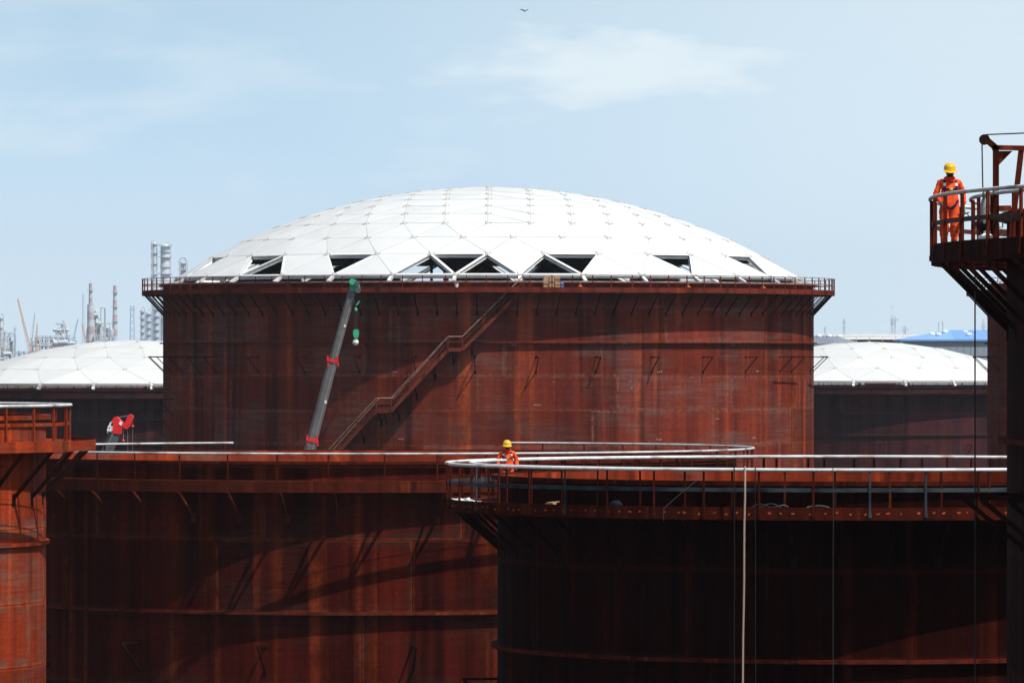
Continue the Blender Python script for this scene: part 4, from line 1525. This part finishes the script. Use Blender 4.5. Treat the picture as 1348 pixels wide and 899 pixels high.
h2 = red('boom_head', [(350, 512), (368, 440), (372, 400), (360, 330), (362, 282), (385, 245), (430, 236), (462, 258), (520, 320), (548, 330), (540, 400), (520, 425), (512, 525), (480, 536)], YD - 0.4, 0.8)
red('jib_stub', [(520, 395), (545, 335), (575, 330), (625, 205), (650, 194), (690, 210), (712, 235), (706, 270), (655, 395), (610, 442), (575, 446)], YD - 0.32, 0.64, parent=h2)
red('head_plate', [(487, 310), (530, 328), (515, 388), (466, 365)], YD - 0.44, 0.05, 'white_paint', h2)
red('head_bracket', [(300, 400), (312, 340), (345, 312), (362, 320), (340, 350), (335, 400), (362, 450), (350, 500), (300, 480), (330, 440)], YD - 0.3, 0.5, 'white_paint', h2)
m = MB()
m.bar(loc2(P(141, 566.5, YD - 0.45)), loc2(P(148, 564.5, YD - 0.45)), 0.12, 0.12)
m.bar(loc2(P(142.5, 561, YD - 0.45)), loc2(P(148.5, 562, YD - 0.45)), 0.07, 0.07)
m.bar(loc2(P(141.5, 570, YD - 0.45)), loc2(P(143, 560, YD - 0.45)), 0.06, 0.06)
m.build('head_frame', M['white_paint'], h2, smooth=False)
for (a, b, r) in (((157, 549.2), (169, 547.2), 0.02), ((162.4, 565), (162.2, 579), 0.025), ((168, 565), (168.2, 600), 0.012), ((174.8, 555), (174.5, 600), 0.012)):
    m = MB()
    m.tube(loc2(P(*a, YD - 0.2)), loc2(P(*b, YD - 0.2)), r, 5)
    m.build('hoist_line', M['rope_grey'], c2)
for (x, y) in ((162.3, 580), (174.6, 561)):
    m = MB()
    m.lathe([(0.0, -0.06), (0.06, -0.05), (0.1, 0.0), (0.05, 0.06), (0.0, 0.07)], 10, loc2(P(x, y, YD - 0.2)))
    m.build('hook', M['red_paint'], c2)

# ------------------------------------------------------------------ warehouses on the right
YB = 1400.0


def warehouse(x0, x1, y_eave, y_ridge, Y, depth, roof, wall, label, rx0, rx1, group='warehouses behind the tanks'):
    a, b = P(x0, y_eave, Y), P(x1, y_eave, Y)
    zr = P(0, y_ridge, Y + depth * 0.5).z
    root = empty('warehouse', ((a.x + b.x) / 2, Y, 0), label, 'building', group)
    W = b.x - a.x
    ze = a.z
    n = max(3, int(W / 1.5))
    for i in range(n):
        m = MB()
        w = W / n
        m.box((-W / 2 + w * (i + 0.5), 0.0, ze / 2), (w - 0.06, 0.15, ze))
        m.build('wall_panel', wall, root, smooth=False)
    m = MB()
    m.box((-W / 2 - 0.05, depth / 2, ze / 2), (0.15, depth, ze))
    m.box((W / 2 + 0.05, depth / 2, ze / 2), (0.15, depth, ze))
    m.box((0, depth, ze / 2), (W, 0.15, ze))
    m.build('end_wall', M['pale_wall'], root, smooth=False)
    m = MB()
    rl, rr = -W / 2 + W * rx0, -W / 2 + W * rx1
    e = 0.6
    v = [(-W / 2 - e, -e, ze - 0.1), (W / 2 + e, -e, ze - 0.1), (W / 2 + e, depth + e, ze - 0.1), (-W / 2 - e, depth + e, ze - 0.1), (rl, depth / 2, zr), (rr, depth / 2, zr)]
    v2 = [(x, y, z_ - 0.35) for x, y, z_ in v[:4]]
    m.add(v + v2, [(0, 1, 5, 4), (1, 2, 5), (2, 3, 4, 5), (3, 0, 4), (0, 6, 7, 1), (1, 7, 8, 2), (2, 8, 9, 3), (3, 9, 6, 0), (6, 9, 8, 7)])
    rf = m.build('roof', roof, root, smooth=False)
    m = MB()
    for i in range(n):
        x = rl + (rr - rl) * (i + 0.5) / n
        m.bar((x, -e, ze - 0.07), (x, depth / 2, zr + 0.03), 0.12, 0.1)
    m.build('roof_seam', roof, rf, smooth=False)
    return root, rf, ze, zr, W


wh, rf, ze, zr, W = warehouse(1188, 1340, 446.5, 434.5, YB, 26.0, M['blue_roof'], M['grey_wall'], 'grey warehouse with bright blue metal roof on the right horizon', 0.45, 0.8)


def vent(root, rf, p, s=1.0):
    m = MB()
    c = Vector(p) - root.location
    m.lathe([(0.3 * s, -1.2), (0.3 * s, -0.3), (0.6 * s, -0.2), (0.72 * s, 0.1), (0.6 * s, 0.4), (0.25 * s, 0.5), (0.0, 0.52)], 14, c)
    m.build('roof_vent', M['white_paint'], rf)


for (x, y, Y) in ((1235.5, 441, YB + 5), (1271, 438, YB + 11), (1275.5, 441, YB + 5), (1244, 437.5, YB + 9), (1227, 440.5, YB + 7)):
    vent(wh, rf, P(x, y, Y))
wh2, rf2, *_ = warehouse(1030, 1137, 452, 442, 1330.0, 24.0, M['grey_roof'], M['grey_wall'], 'grey-roofed building beside the big tank right edge', 0.3, 0.65)
for (x, y) in ((1078, 443), (1091.5, 443), (1105, 443.5)):
    vent(wh2, rf2, P(x, y, 1340), 0.9)

# the third white dome, far behind
ft = empty('storage_tank', (P(1152, 0, 1750).x, 1750.0, 0), 'farthest flat white tank roof between the grey and blue roofs', 'tank', 'rusty steel storage tanks')
m = MB()
m.ring(34.5, 35.0, 0, P(0, 447, 1715).z, n=96)
m.build('shell', M['rust_far'], ft)
z1 = P(0, 447, 1715).z
dome(ft, z1, P(0, 440, 1750).z - z1, 34.9, 7, 3, 7.2, ((28.5, True), (34.9, False)), lambda q: False, DF, phase=0.2, singles=0)
m = MB()
for i in range(60):
    a = 2 * PI * i / 60
    m.bar((35.4 * math.sin(a), -35.4 * math.cos(a), z1 - 0.5), (35.4 * math.sin(a), -35.4 * math.cos(a), z1 + 0.9), 0.15, 0.15)
m.hoop(35.4, z1 + 0.9, 0.08, n=96)
m.build('roof_railing', M['rail_white'], ft)


# ------------------------------------------------------------------ masts and refinery on the horizon
def mast(px, w, ytop, Y, label, boxes=(), legs=4, mat='vessel', arms=(), ybot=None):
    t = P(px, ytop, Y)
    root = empty('lattice_mast', (t.x, Y, 0), label, 'mast', 'masts on the horizon')
    m = MB()
    h = t.z
    w = w / F * Y
    c = [(-w / 2, -w / 2), (w / 2, -w / 2), (w / 2, w / 2), (-w / 2, w / 2)]
    th = max(0.2, w * 0.12)
    for x, y in c:
        m.bar((x, y, 0), (x * 0.6, y * 0.6, h), th, th)
    k = int(h / (w * 1.4)) + 1
    for i in range(k):
        z0, z1_ = h * i / k, h * (i + 1) / k
        f0, f1 = 1 - 0.4 * i / k, 1 - 0.4 * (i + 1) / k
        for q in range(4):
            a, b = c[q], c[(q + 1) % 4]
            m.bar((a[0] * f0, a[1] * f0, z0), (b[0] * f1, b[1] * f1, z1_), th * 0.6, th * 0.6)
    m.build('lattice', M[mat], root, smooth=False)
    for (yy, ww) in boxes:
        z0 = P(0, yy, Y).z
        m = MB()
        W_ = ww / F * Y
        m.box((0, 0, z0), (W_, W_, 0.5))
        for s in (-1, 1):
            m.bar((-W_ / 2, s * W_ / 2, z0 + 1.2), (W_ / 2, s * W_ / 2, z0 + 1.2), 0.15, 0.15)
            m.bar((s * W_ / 2, -W_ / 2, z0 + 1.2), (s * W_ / 2, W_ / 2, z0 + 1.2), 0.15, 0.15)
            m.bar((s * W_ / 2, -W_ / 2, z0), (s * W_ / 2, -W_ / 2, z0 + 1.2), 0.15, 0.15)
        m.build('platform', M[mat], root, smooth=False)
    for (yy, ww) in arms:
        z0 = P(0, yy, Y).z
        W_ = ww / F * Y
        m = MB()
        m.bar((-W_ / 2, 0, z0), (W_ / 2, 0, z0), 0.25, 0.25)
        m.bar((0, 0, z0 - 4), (0, 0, z0 + 2), 0.3, 0.3)
        m.build('aerial', M[mat], root, smooth=False)
    return root


mast(1111, 3.4, 419, 6300, 'pale lattice mast right of the big tank', ((424, 4.5), (432, 4.5)))
mast(1174, 2.6, 414, 6300, 'left leg of the twin masts above the far white roof', ((421, 6), (426, 4)), arms=((404, 6.5),))
mast(1178, 2.6, 416, 6300, 'right leg of the twin masts above the far white roof', ((421.3, 9),))
mast(1191, 3.2, 429, 6300, 'short squat mast right of the twin masts', ((435, 8), (432, 5)))
mast(1235.5, 1.4, 426, 6300, 'thin left mast above the blue roof', (), arms=((425, 4),))
mast(1241, 1.4, 424, 6300, 'thin right mast above the blue roof', (), arms=((424.5, 9),))
mast(1294.5, 3.0, 420, 6300, 'mast beside the far shell behind the rope on the right', ((427, 6), (431, 7)))
mast(1086, 2.0, 430, 6300, 'low faint mast just right of the big tank girder', (), arms=((433, 6),))

YF = 8100.0
S_ = F / YF      # pixels per metre


def column(px, wpx, ytop, label, plats=(), mat='vessel', pipe=None, pipe_side=1, Y=YF, cone=False):
    t = P(px, ytop, Y)
    root = empty('process_column', (t.x, Y, 0), label, 'column', 'refinery columns on the horizon')
    r = wpx / 2 / F * Y
    h = t.z
    m = MB()
    m.lathe([(r, 0), (r, h - r * 0.8), (r * 0.85, h - r * 0.35), (r * 0.5, h - r * 0.08), (0, h)], 20)
    m.build('vessel_wall', M[mat], root)
    for k, (yy, ext) in enumerate(plats):
        z0 = P(0, yy, Y).z
        m = MB()
        ro_ = r + ext
        a0 = k * 1.3
        m.ring(r - 0.1, ro_, z0, z0 + 0.35, n=24)
        m.hoop(ro_ - 0.1, z0 + 1.6, 0.16, n=24, m=5)
        for i in range(10):
            a = 2 * PI * i / 10
            m.bar((ro_ * math.sin(a) * 0.99, -ro_ * math.cos(a) * 0.99, z0), (ro_ * math.sin(a) * 0.99, -ro_ * math.cos(a) * 0.99, z0 + 1.6), 0.2, 0.2)
        m.build('platform', M['steel_blue'], root, smooth=False)
    m = MB()
    s = pipe_side
    m.path([(s * r * 0.2, -r * 0.2, h - 0.3), (s * r * 0.25, -r * 0.2, h + 2.2), (s * r * 0.8, -r * 0.3, h + 2.8), (s * (r + 1.0), -r * 0.4, h + 1.2), (s * (r + 1.2), -r * 0.4, h - 4), (s * (r + 1.2), -r * 0.4, 1)], 0.55, 8)
    m.build('overhead_pipe', M['vessel_light'], root)
    m = MB()
    for q in (-0.35, 0.35):
        m.bar((-s * r * 0.7 + q, -r * 0.75 - 0.4, 0), (-s * r * 0.7 + q, -r * 0.75 - 0.4, h - 1), 0.14, 0.14)
    for i in range(int(h / 1.5)):
        m.bar((-s * r * 0.7 - 0.35, -r * 0.75 - 0.4, i * 1.5), (-s * r * 0.7 + 0.35, -r * 0.75 - 0.4, i * 1.5), 0.12, 0.12)
    m.build('ladder', M['steel_blue'], root, smooth=False)
    return root


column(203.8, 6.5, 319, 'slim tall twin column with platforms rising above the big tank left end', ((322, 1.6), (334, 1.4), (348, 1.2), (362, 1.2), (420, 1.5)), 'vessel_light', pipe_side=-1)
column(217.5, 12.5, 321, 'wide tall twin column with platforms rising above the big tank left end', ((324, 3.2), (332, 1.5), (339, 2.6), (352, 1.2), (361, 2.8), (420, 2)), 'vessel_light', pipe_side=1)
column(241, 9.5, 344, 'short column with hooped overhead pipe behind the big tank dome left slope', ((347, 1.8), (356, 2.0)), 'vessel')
m = MB()
ro = empty('hoop_pipe', (P(241, 0, YF - 8).x, YF - 8, 0), 'pale hooped pipe over the short column by the dome slope', 'pipe')
pts = [((-4.2), 0, 60)] + [(-4.2 * math.cos(t), 0, P(0, 343, YF).z + 4.2 * math.sin(t)) for t in [PI * i / 10 for i in range(11)]] + [(4.2, 0, 60)]
m.path([(pts[0][0], 0, 1)] + pts + [(4.2, 0, 1)], 0.9, 8)
m.build('pipe_run', M['vessel_light'], ro)
for (px, w, yt, lab) in ((187.5, 5.0, 407, 'leftmost of three low columns under the big tank gallery'), (195.5, 6.0, 410, 'middle of three low columns under the big tank gallery'), (206, 6.5, 404, 'rightmost of three low columns under the big tank gallery')):
    column(px, w, yt, lab, [(yt + 4 + 9 * k, 1.5) for k in range(6)], 'vessel', Y=7500.0)


def stack(px, w, ytop, ybase, label, ybig=None, wbig=None):
    Y = YF - 40
    t = P(px, ytop, Y)
    root = empty('chimney', (t.x, Y, 0), label, 'chimney', 'striped chimneys on the horizon')
    r = w / 2 / F * Y
    zz = [P(0, ytop + k * 9.5, Y).z for k in range(0, 9)] + [0]
    for k in range(len(zz) - 1):
        m = MB()
        rk = r * (1 + 0.08 * k) if ybig is None or zz[k] > P(0, ybig, Y).z + 0.5 else wbig / 2 / F * Y
        m.lathe([(rk * 1.02, zz[k + 1]), (rk, zz[k] - 0.05)], 16)
        m.build('band', M['band_red_hazed'] if k % 2 == 0 else M['vessel_light'], root)
    m = MB()
    for k in (1, 3, 5):
        m.ring(r * 0.9, r * 1.9 + 0.5, zz[k], zz[k] + 0.4, n=16)
        m.hoop(r * 1.9 + 0.4, zz[k] + 1.5, 0.14, n=16, m=5)
    m.build('walkway', M['steel_blue'], root, smooth=False)
    m = MB()
    m.bar((0, 0, t.z - 1), (0, 0, t.z + 4), 0.25, 0.25)
    m.build('lightning_rod', M['steel_blue'], root, smooth=False)


stack(119.3, 4.4, 373, 450, 'thicker striped red and white chimney left of the hooped pipe', 399, 9)
stack(151.3, 4.6, 376, 450, 'slim striped red and white chimney right of the hooped pipe')


def process_unit(x0, x1, ytop, Y, label, floors, seed, dark='steel_blue', pipes='pipe_cream', vessels=6, taper=0.0):
    rnd = random.Random(seed)
    a, b = P(x0, ytop, Y), P(x1, ytop, Y)
    root = empty('process_unit', ((a.x + b.x) / 2, Y, 0), label, 'plant', 'refinery process units on the horizon')
    W = b.x - a.x
    H = a.z
    D = W * 0.5
    nx = max(2, int(W / 5))
    m = MB()
    for i in range(nx + 1):
        for j in range(2):
            x = -W / 2 + W * i / nx
            hh = H * (1 - taper * abs(2 * i / nx - 1)) * rnd.uniform(0.85, 1.0)
            m.bar((x, j * D, 0), (x, j * D, hh), 1.2, 1.2)
            for f in range(floors):
                zz = H * (f + 1) / (floors + 0.3)
                if zz < hh and i < nx:
                    m.bar((x, j * D, zz), (x + W / nx, j * D, zz), 0.9, 1.0)
                    if rnd.random() < 0.5:
                        m.bar((x, j * D, zz - H / (floors + 1)), (x + W / nx, j * D, zz), 0.6, 0.6)
    m.build('steel_frame', M[dark], root, smooth=False)
    for f in range(floors):
        zz = H * (f + 1) / (floors + 0.3)
        ww = W * (1 - taper * 0.7 * (f / floors)) * rnd.uniform(0.75, 1.0)
        m = MB()
        m.box((rnd.uniform(-0.06, 0.06) * W, D / 2, zz), (ww, D + 1.5, 1.1))
        for q in range(int(ww / 2)):
            m.bar((-ww / 2 + q * 2, -1, zz), (-ww / 2 + q * 2, -1, zz + 1.9), 0.25, 0.25)
        m.bar((-ww / 2, -1, zz + 1.9), (ww / 2, -1, zz + 1.9), 0.35, 0.35)
        m.build('deck', M[rnd.choice([dark, 'vessel_light', 'vessel'])], root, smooth=False)
    for k in range(vessels):
        m = MB()
        x = rnd.uniform(-0.42, 0.42) * W
        z0 = H * rnd.randint(0, floors - 1) / (floors + 0.3)
        r = rnd.uniform(1.2, 3.2)
        hh = rnd.uniform(5, 13)
        if rnd.random() < 0.55:
            m.lathe([(0, z0), (r, z0 + 0.3), (r, z0 + hh), (r * 0.6, z0 + hh + r * 0.5), (0, z0 + hh + r * 0.6)], 14, (x, rnd.uniform(-1, D), 0))
            m.build('vessel', M[rnd.choice(['vessel', 'vessel_light', 'pipe_cream'])], root)
        else:
            m.lathe([(0, -hh / 2), (r * 0.7, -hh / 2 + 0.2), (r, -hh / 2 + 0.9), (r, hh / 2 - 0.9), (r * 0.7, hh / 2 - 0.2), (0, hh / 2)], 14, (x, -1.5, z0 + r + 1), Matrix.Rotation(R_(90), 3, 'Y'))
            m.build('drum', M[rnd.choice(['vessel', 'vessel_light', 'pipe_cream'])], root)
    for k in range(vessels):
        m = MB()
        x, x2 = rnd.uniform(-0.5, 0.3) * W, rnd.uniform(-0.3, 0.5) * W
        z0, z2 = rnd.uniform(0.2, 0.9) * H, rnd.uniform(0.3, 1.0) * H
        m.path([(x, -2.2, 0), (x, -2.2, z0), (x + 0.4, -2.2, z0 + 0.4), (x2, -2.2, z0 + 0.4), (x2, -2.2, max(z2, z0 + 2))], rnd.uniform(0.45, 1.0), 6)
        m.build('pipe_run', M[rnd.choice([pipes, 'vessel_light', 'vessel'])], root)
    return root


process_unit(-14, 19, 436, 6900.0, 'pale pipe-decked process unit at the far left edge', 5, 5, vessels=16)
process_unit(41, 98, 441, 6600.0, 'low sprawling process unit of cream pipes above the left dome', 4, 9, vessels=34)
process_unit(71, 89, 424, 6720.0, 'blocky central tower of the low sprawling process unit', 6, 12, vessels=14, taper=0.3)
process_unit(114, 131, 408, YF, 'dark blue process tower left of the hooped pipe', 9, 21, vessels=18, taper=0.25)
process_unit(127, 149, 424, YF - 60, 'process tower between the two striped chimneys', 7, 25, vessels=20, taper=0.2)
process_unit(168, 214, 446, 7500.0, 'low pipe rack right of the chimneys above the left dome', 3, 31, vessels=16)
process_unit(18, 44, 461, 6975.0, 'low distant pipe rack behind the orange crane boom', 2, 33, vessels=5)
column(1.5, 4.0, 416, 'pale column at the very left edge of the picture', ((420, 1.2), (432, 1.3)), 'vessel_light', Y=7050.0)
ro = empty('hoop_pipe', (P(135.5, 0, YF - 30).x, YF - 30, 0), 'large pale hooped pipe between the two striped chimneys', 'pipe')
m = MB()
z0 = P(0, 407, YF - 30).z
m.path([(-2.6, 0, 1), (-2.6, 0, z0)] + [(-2.6 * math.cos(t), 0, z0 + 2.6 * math.sin(t)) for t in [PI * i / 10 for i in range(1, 10)]] + [(2.6, 0, z0), (2.6, 0, 1)], 0.85, 8)
m.build('pipe_run', M['vessel_light'], ro)
ro = empty('gooseneck_vent', (P(83.5, 0, 6660).x, 6660, 0), 'white curved vent on top of the blocky central tower', 'vent')
m = MB()
z0 = P(0, 424, 6660).z
m.path([(0.9, 0, 1), (0.9, 0, z0), (0.6, 0, z0 + 1.4), (-0.6, 0, z0 + 1.6), (-1.3, 0, z0 + 0.6)], 0.6, 8)
m.build('pipe_run', M['vessel_light'], ro)


def far_crane(base, tip, w, Y, mat, label):
    a, b = P(*base, Y), P(*tip, Y)
    root = empty('lattice_crane', (a.x, Y, 0), label, 'crane', 'lattice cranes on the horizon')
    d = b - a
    L = d.length
    d.normalize()
    k = a.z / d.z
    start = a - d * k
    o = root.location
    w = w / F * Y
    s = d.cross(Vector((0, 1, 0))).normalized()
    u = Vector((0, 1, 0))
    L2 = (b - start).length
    m = MB()
    for i, j in ((-1, -1), (1, -1), (1, 1), (-1, 1)):
        m.bar(start - o + s * (i * w / 2) + u * (j * w / 2), b - o + s * (i * w / 5) + u * (j * w / 5), w * 0.24, w * 0.24)
    n = int(L2 / (w * 1.6))
    for q in range(n):
        t0, t1 = q / n, (q + 1) / n
        f0, f1 = 0.5 - 0.3 * t0, 0.5 - 0.3 * t1
        g = 1 if q % 2 else -1
        for j in (-1, 1):
            m.bar(start - o + d * (L2 * t0) + s * (g * w * f0) + u * (j * w * f0), start - o + d * (L2 * t1) - s * (g * w * f1) + u * (j * w * f1), w * 0.16, w * 0.16)
    m.build('boom', M[mat], root, smooth=False)
    m = MB()
    c = start - o
    m.box((c.x - 2, 0, 3.2), (7, 4, 3))
    m.box((c.x - 2, -1.8, 0.8), (8, 1.2, 1.6))
    m.box((c.x - 2, 1.8, 0.8), (8, 1.2, 1.6))
    m.build('crawler_base', M[mat], root, smooth=False)
    m = MB()
    m.tube(b - o, (c.x - 5, 0, 5), 0.1, 4)
    m.build('stay_rope', M['crane_grey'], root)


far_crane((40.5, 462), (23.3, 394), 3.0, 6300.0, 'crane_orange_hazed', 'tall orange crane boom leaning left above the left dome')
far_crane((48, 465), (48.8, 426), 2.4, 6300.0, 'crane_orange_hazed', 'upright orange crane boom beside the tall leaning one')
far_crane((114.5, 453), (107.8, 427), 2.6, 6300.0, 'crane_orange_hazed', 'short orange crane boom left of the chimneys')
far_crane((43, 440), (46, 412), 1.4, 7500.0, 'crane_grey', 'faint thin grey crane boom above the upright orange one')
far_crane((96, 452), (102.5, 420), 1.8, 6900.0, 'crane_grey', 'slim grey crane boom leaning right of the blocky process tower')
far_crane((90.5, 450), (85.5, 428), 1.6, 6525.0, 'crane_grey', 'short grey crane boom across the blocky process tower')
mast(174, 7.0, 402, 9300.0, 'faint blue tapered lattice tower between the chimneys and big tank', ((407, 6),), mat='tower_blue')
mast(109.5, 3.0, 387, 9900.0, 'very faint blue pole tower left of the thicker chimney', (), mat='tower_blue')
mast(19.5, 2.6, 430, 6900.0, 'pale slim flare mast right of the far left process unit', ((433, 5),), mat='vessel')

# ------------------------------------------------------------------ a bird high above
m = MB()
b0 = P(690.5, 15, 400)
m.lathe([(0.0, -0.17), (0.025, -0.12), (0.04, 0.0), (0.03, 0.09), (0.0, 0.15)], 10, b0, Matrix.Rotation(R_(90), 3, 'Y'))
m.add([b0 + Vector(q) for q in ((-0.05, 0, 0.02), (0.06, 0, 0.02), (-0.02, -0.25, 0.10), (-0.10, -0.42, 0.04), (-0.05, -0.24, 0.075), (0.0, 0.0, -0.01))], [(0, 1, 2), (0, 2, 3), (1, 5, 4, 2), (2, 4, 3), (0, 3, 4, 5)])
m.add([b0 + Vector(q) for q in ((-0.05, 0, 0.02), (0.06, 0, 0.02), (0.05, 0.22, 0.14), (-0.04, 0.40, 0.10), (0.02, 0.21, 0.11), (0.0, 0.0, -0.01))], [(0, 1, 2), (0, 2, 3), (1, 5, 4, 2), (2, 4, 3), (0, 3, 4, 5)])
m.v = [tuple(b0 + Matrix.Rotation(R_(55), 3, 'Z') @ (Vector(q) - b0)) for q in m.v]
obj1('bird', m, M['bird'], 'tiny dark bird gliding high above the dome', 'bird')

# ------------------------------------------------------------------ air
m = MB()
m.box((0, 5400, 104.0), (12800, 11400, 210))
hz_m = bpy.data.materials.new('haze')
hz_m.use_nodes = True
hn = hz_m.node_tree.nodes
hn.clear()
ho = hn.new('ShaderNodeOutputMaterial')
pv = hn.new('ShaderNodeVolumePrincipled')
pv.inputs['Color'].default_value = (0.74, 0.83, 0.95, 1)
pv.inputs['Density'].default_value = 0.000036
hz_m.node_tree.links.new(pv.outputs[0], ho.inputs['Volume'])
tag(m.build('haze', hz_m, smooth=False), kind='stuff')
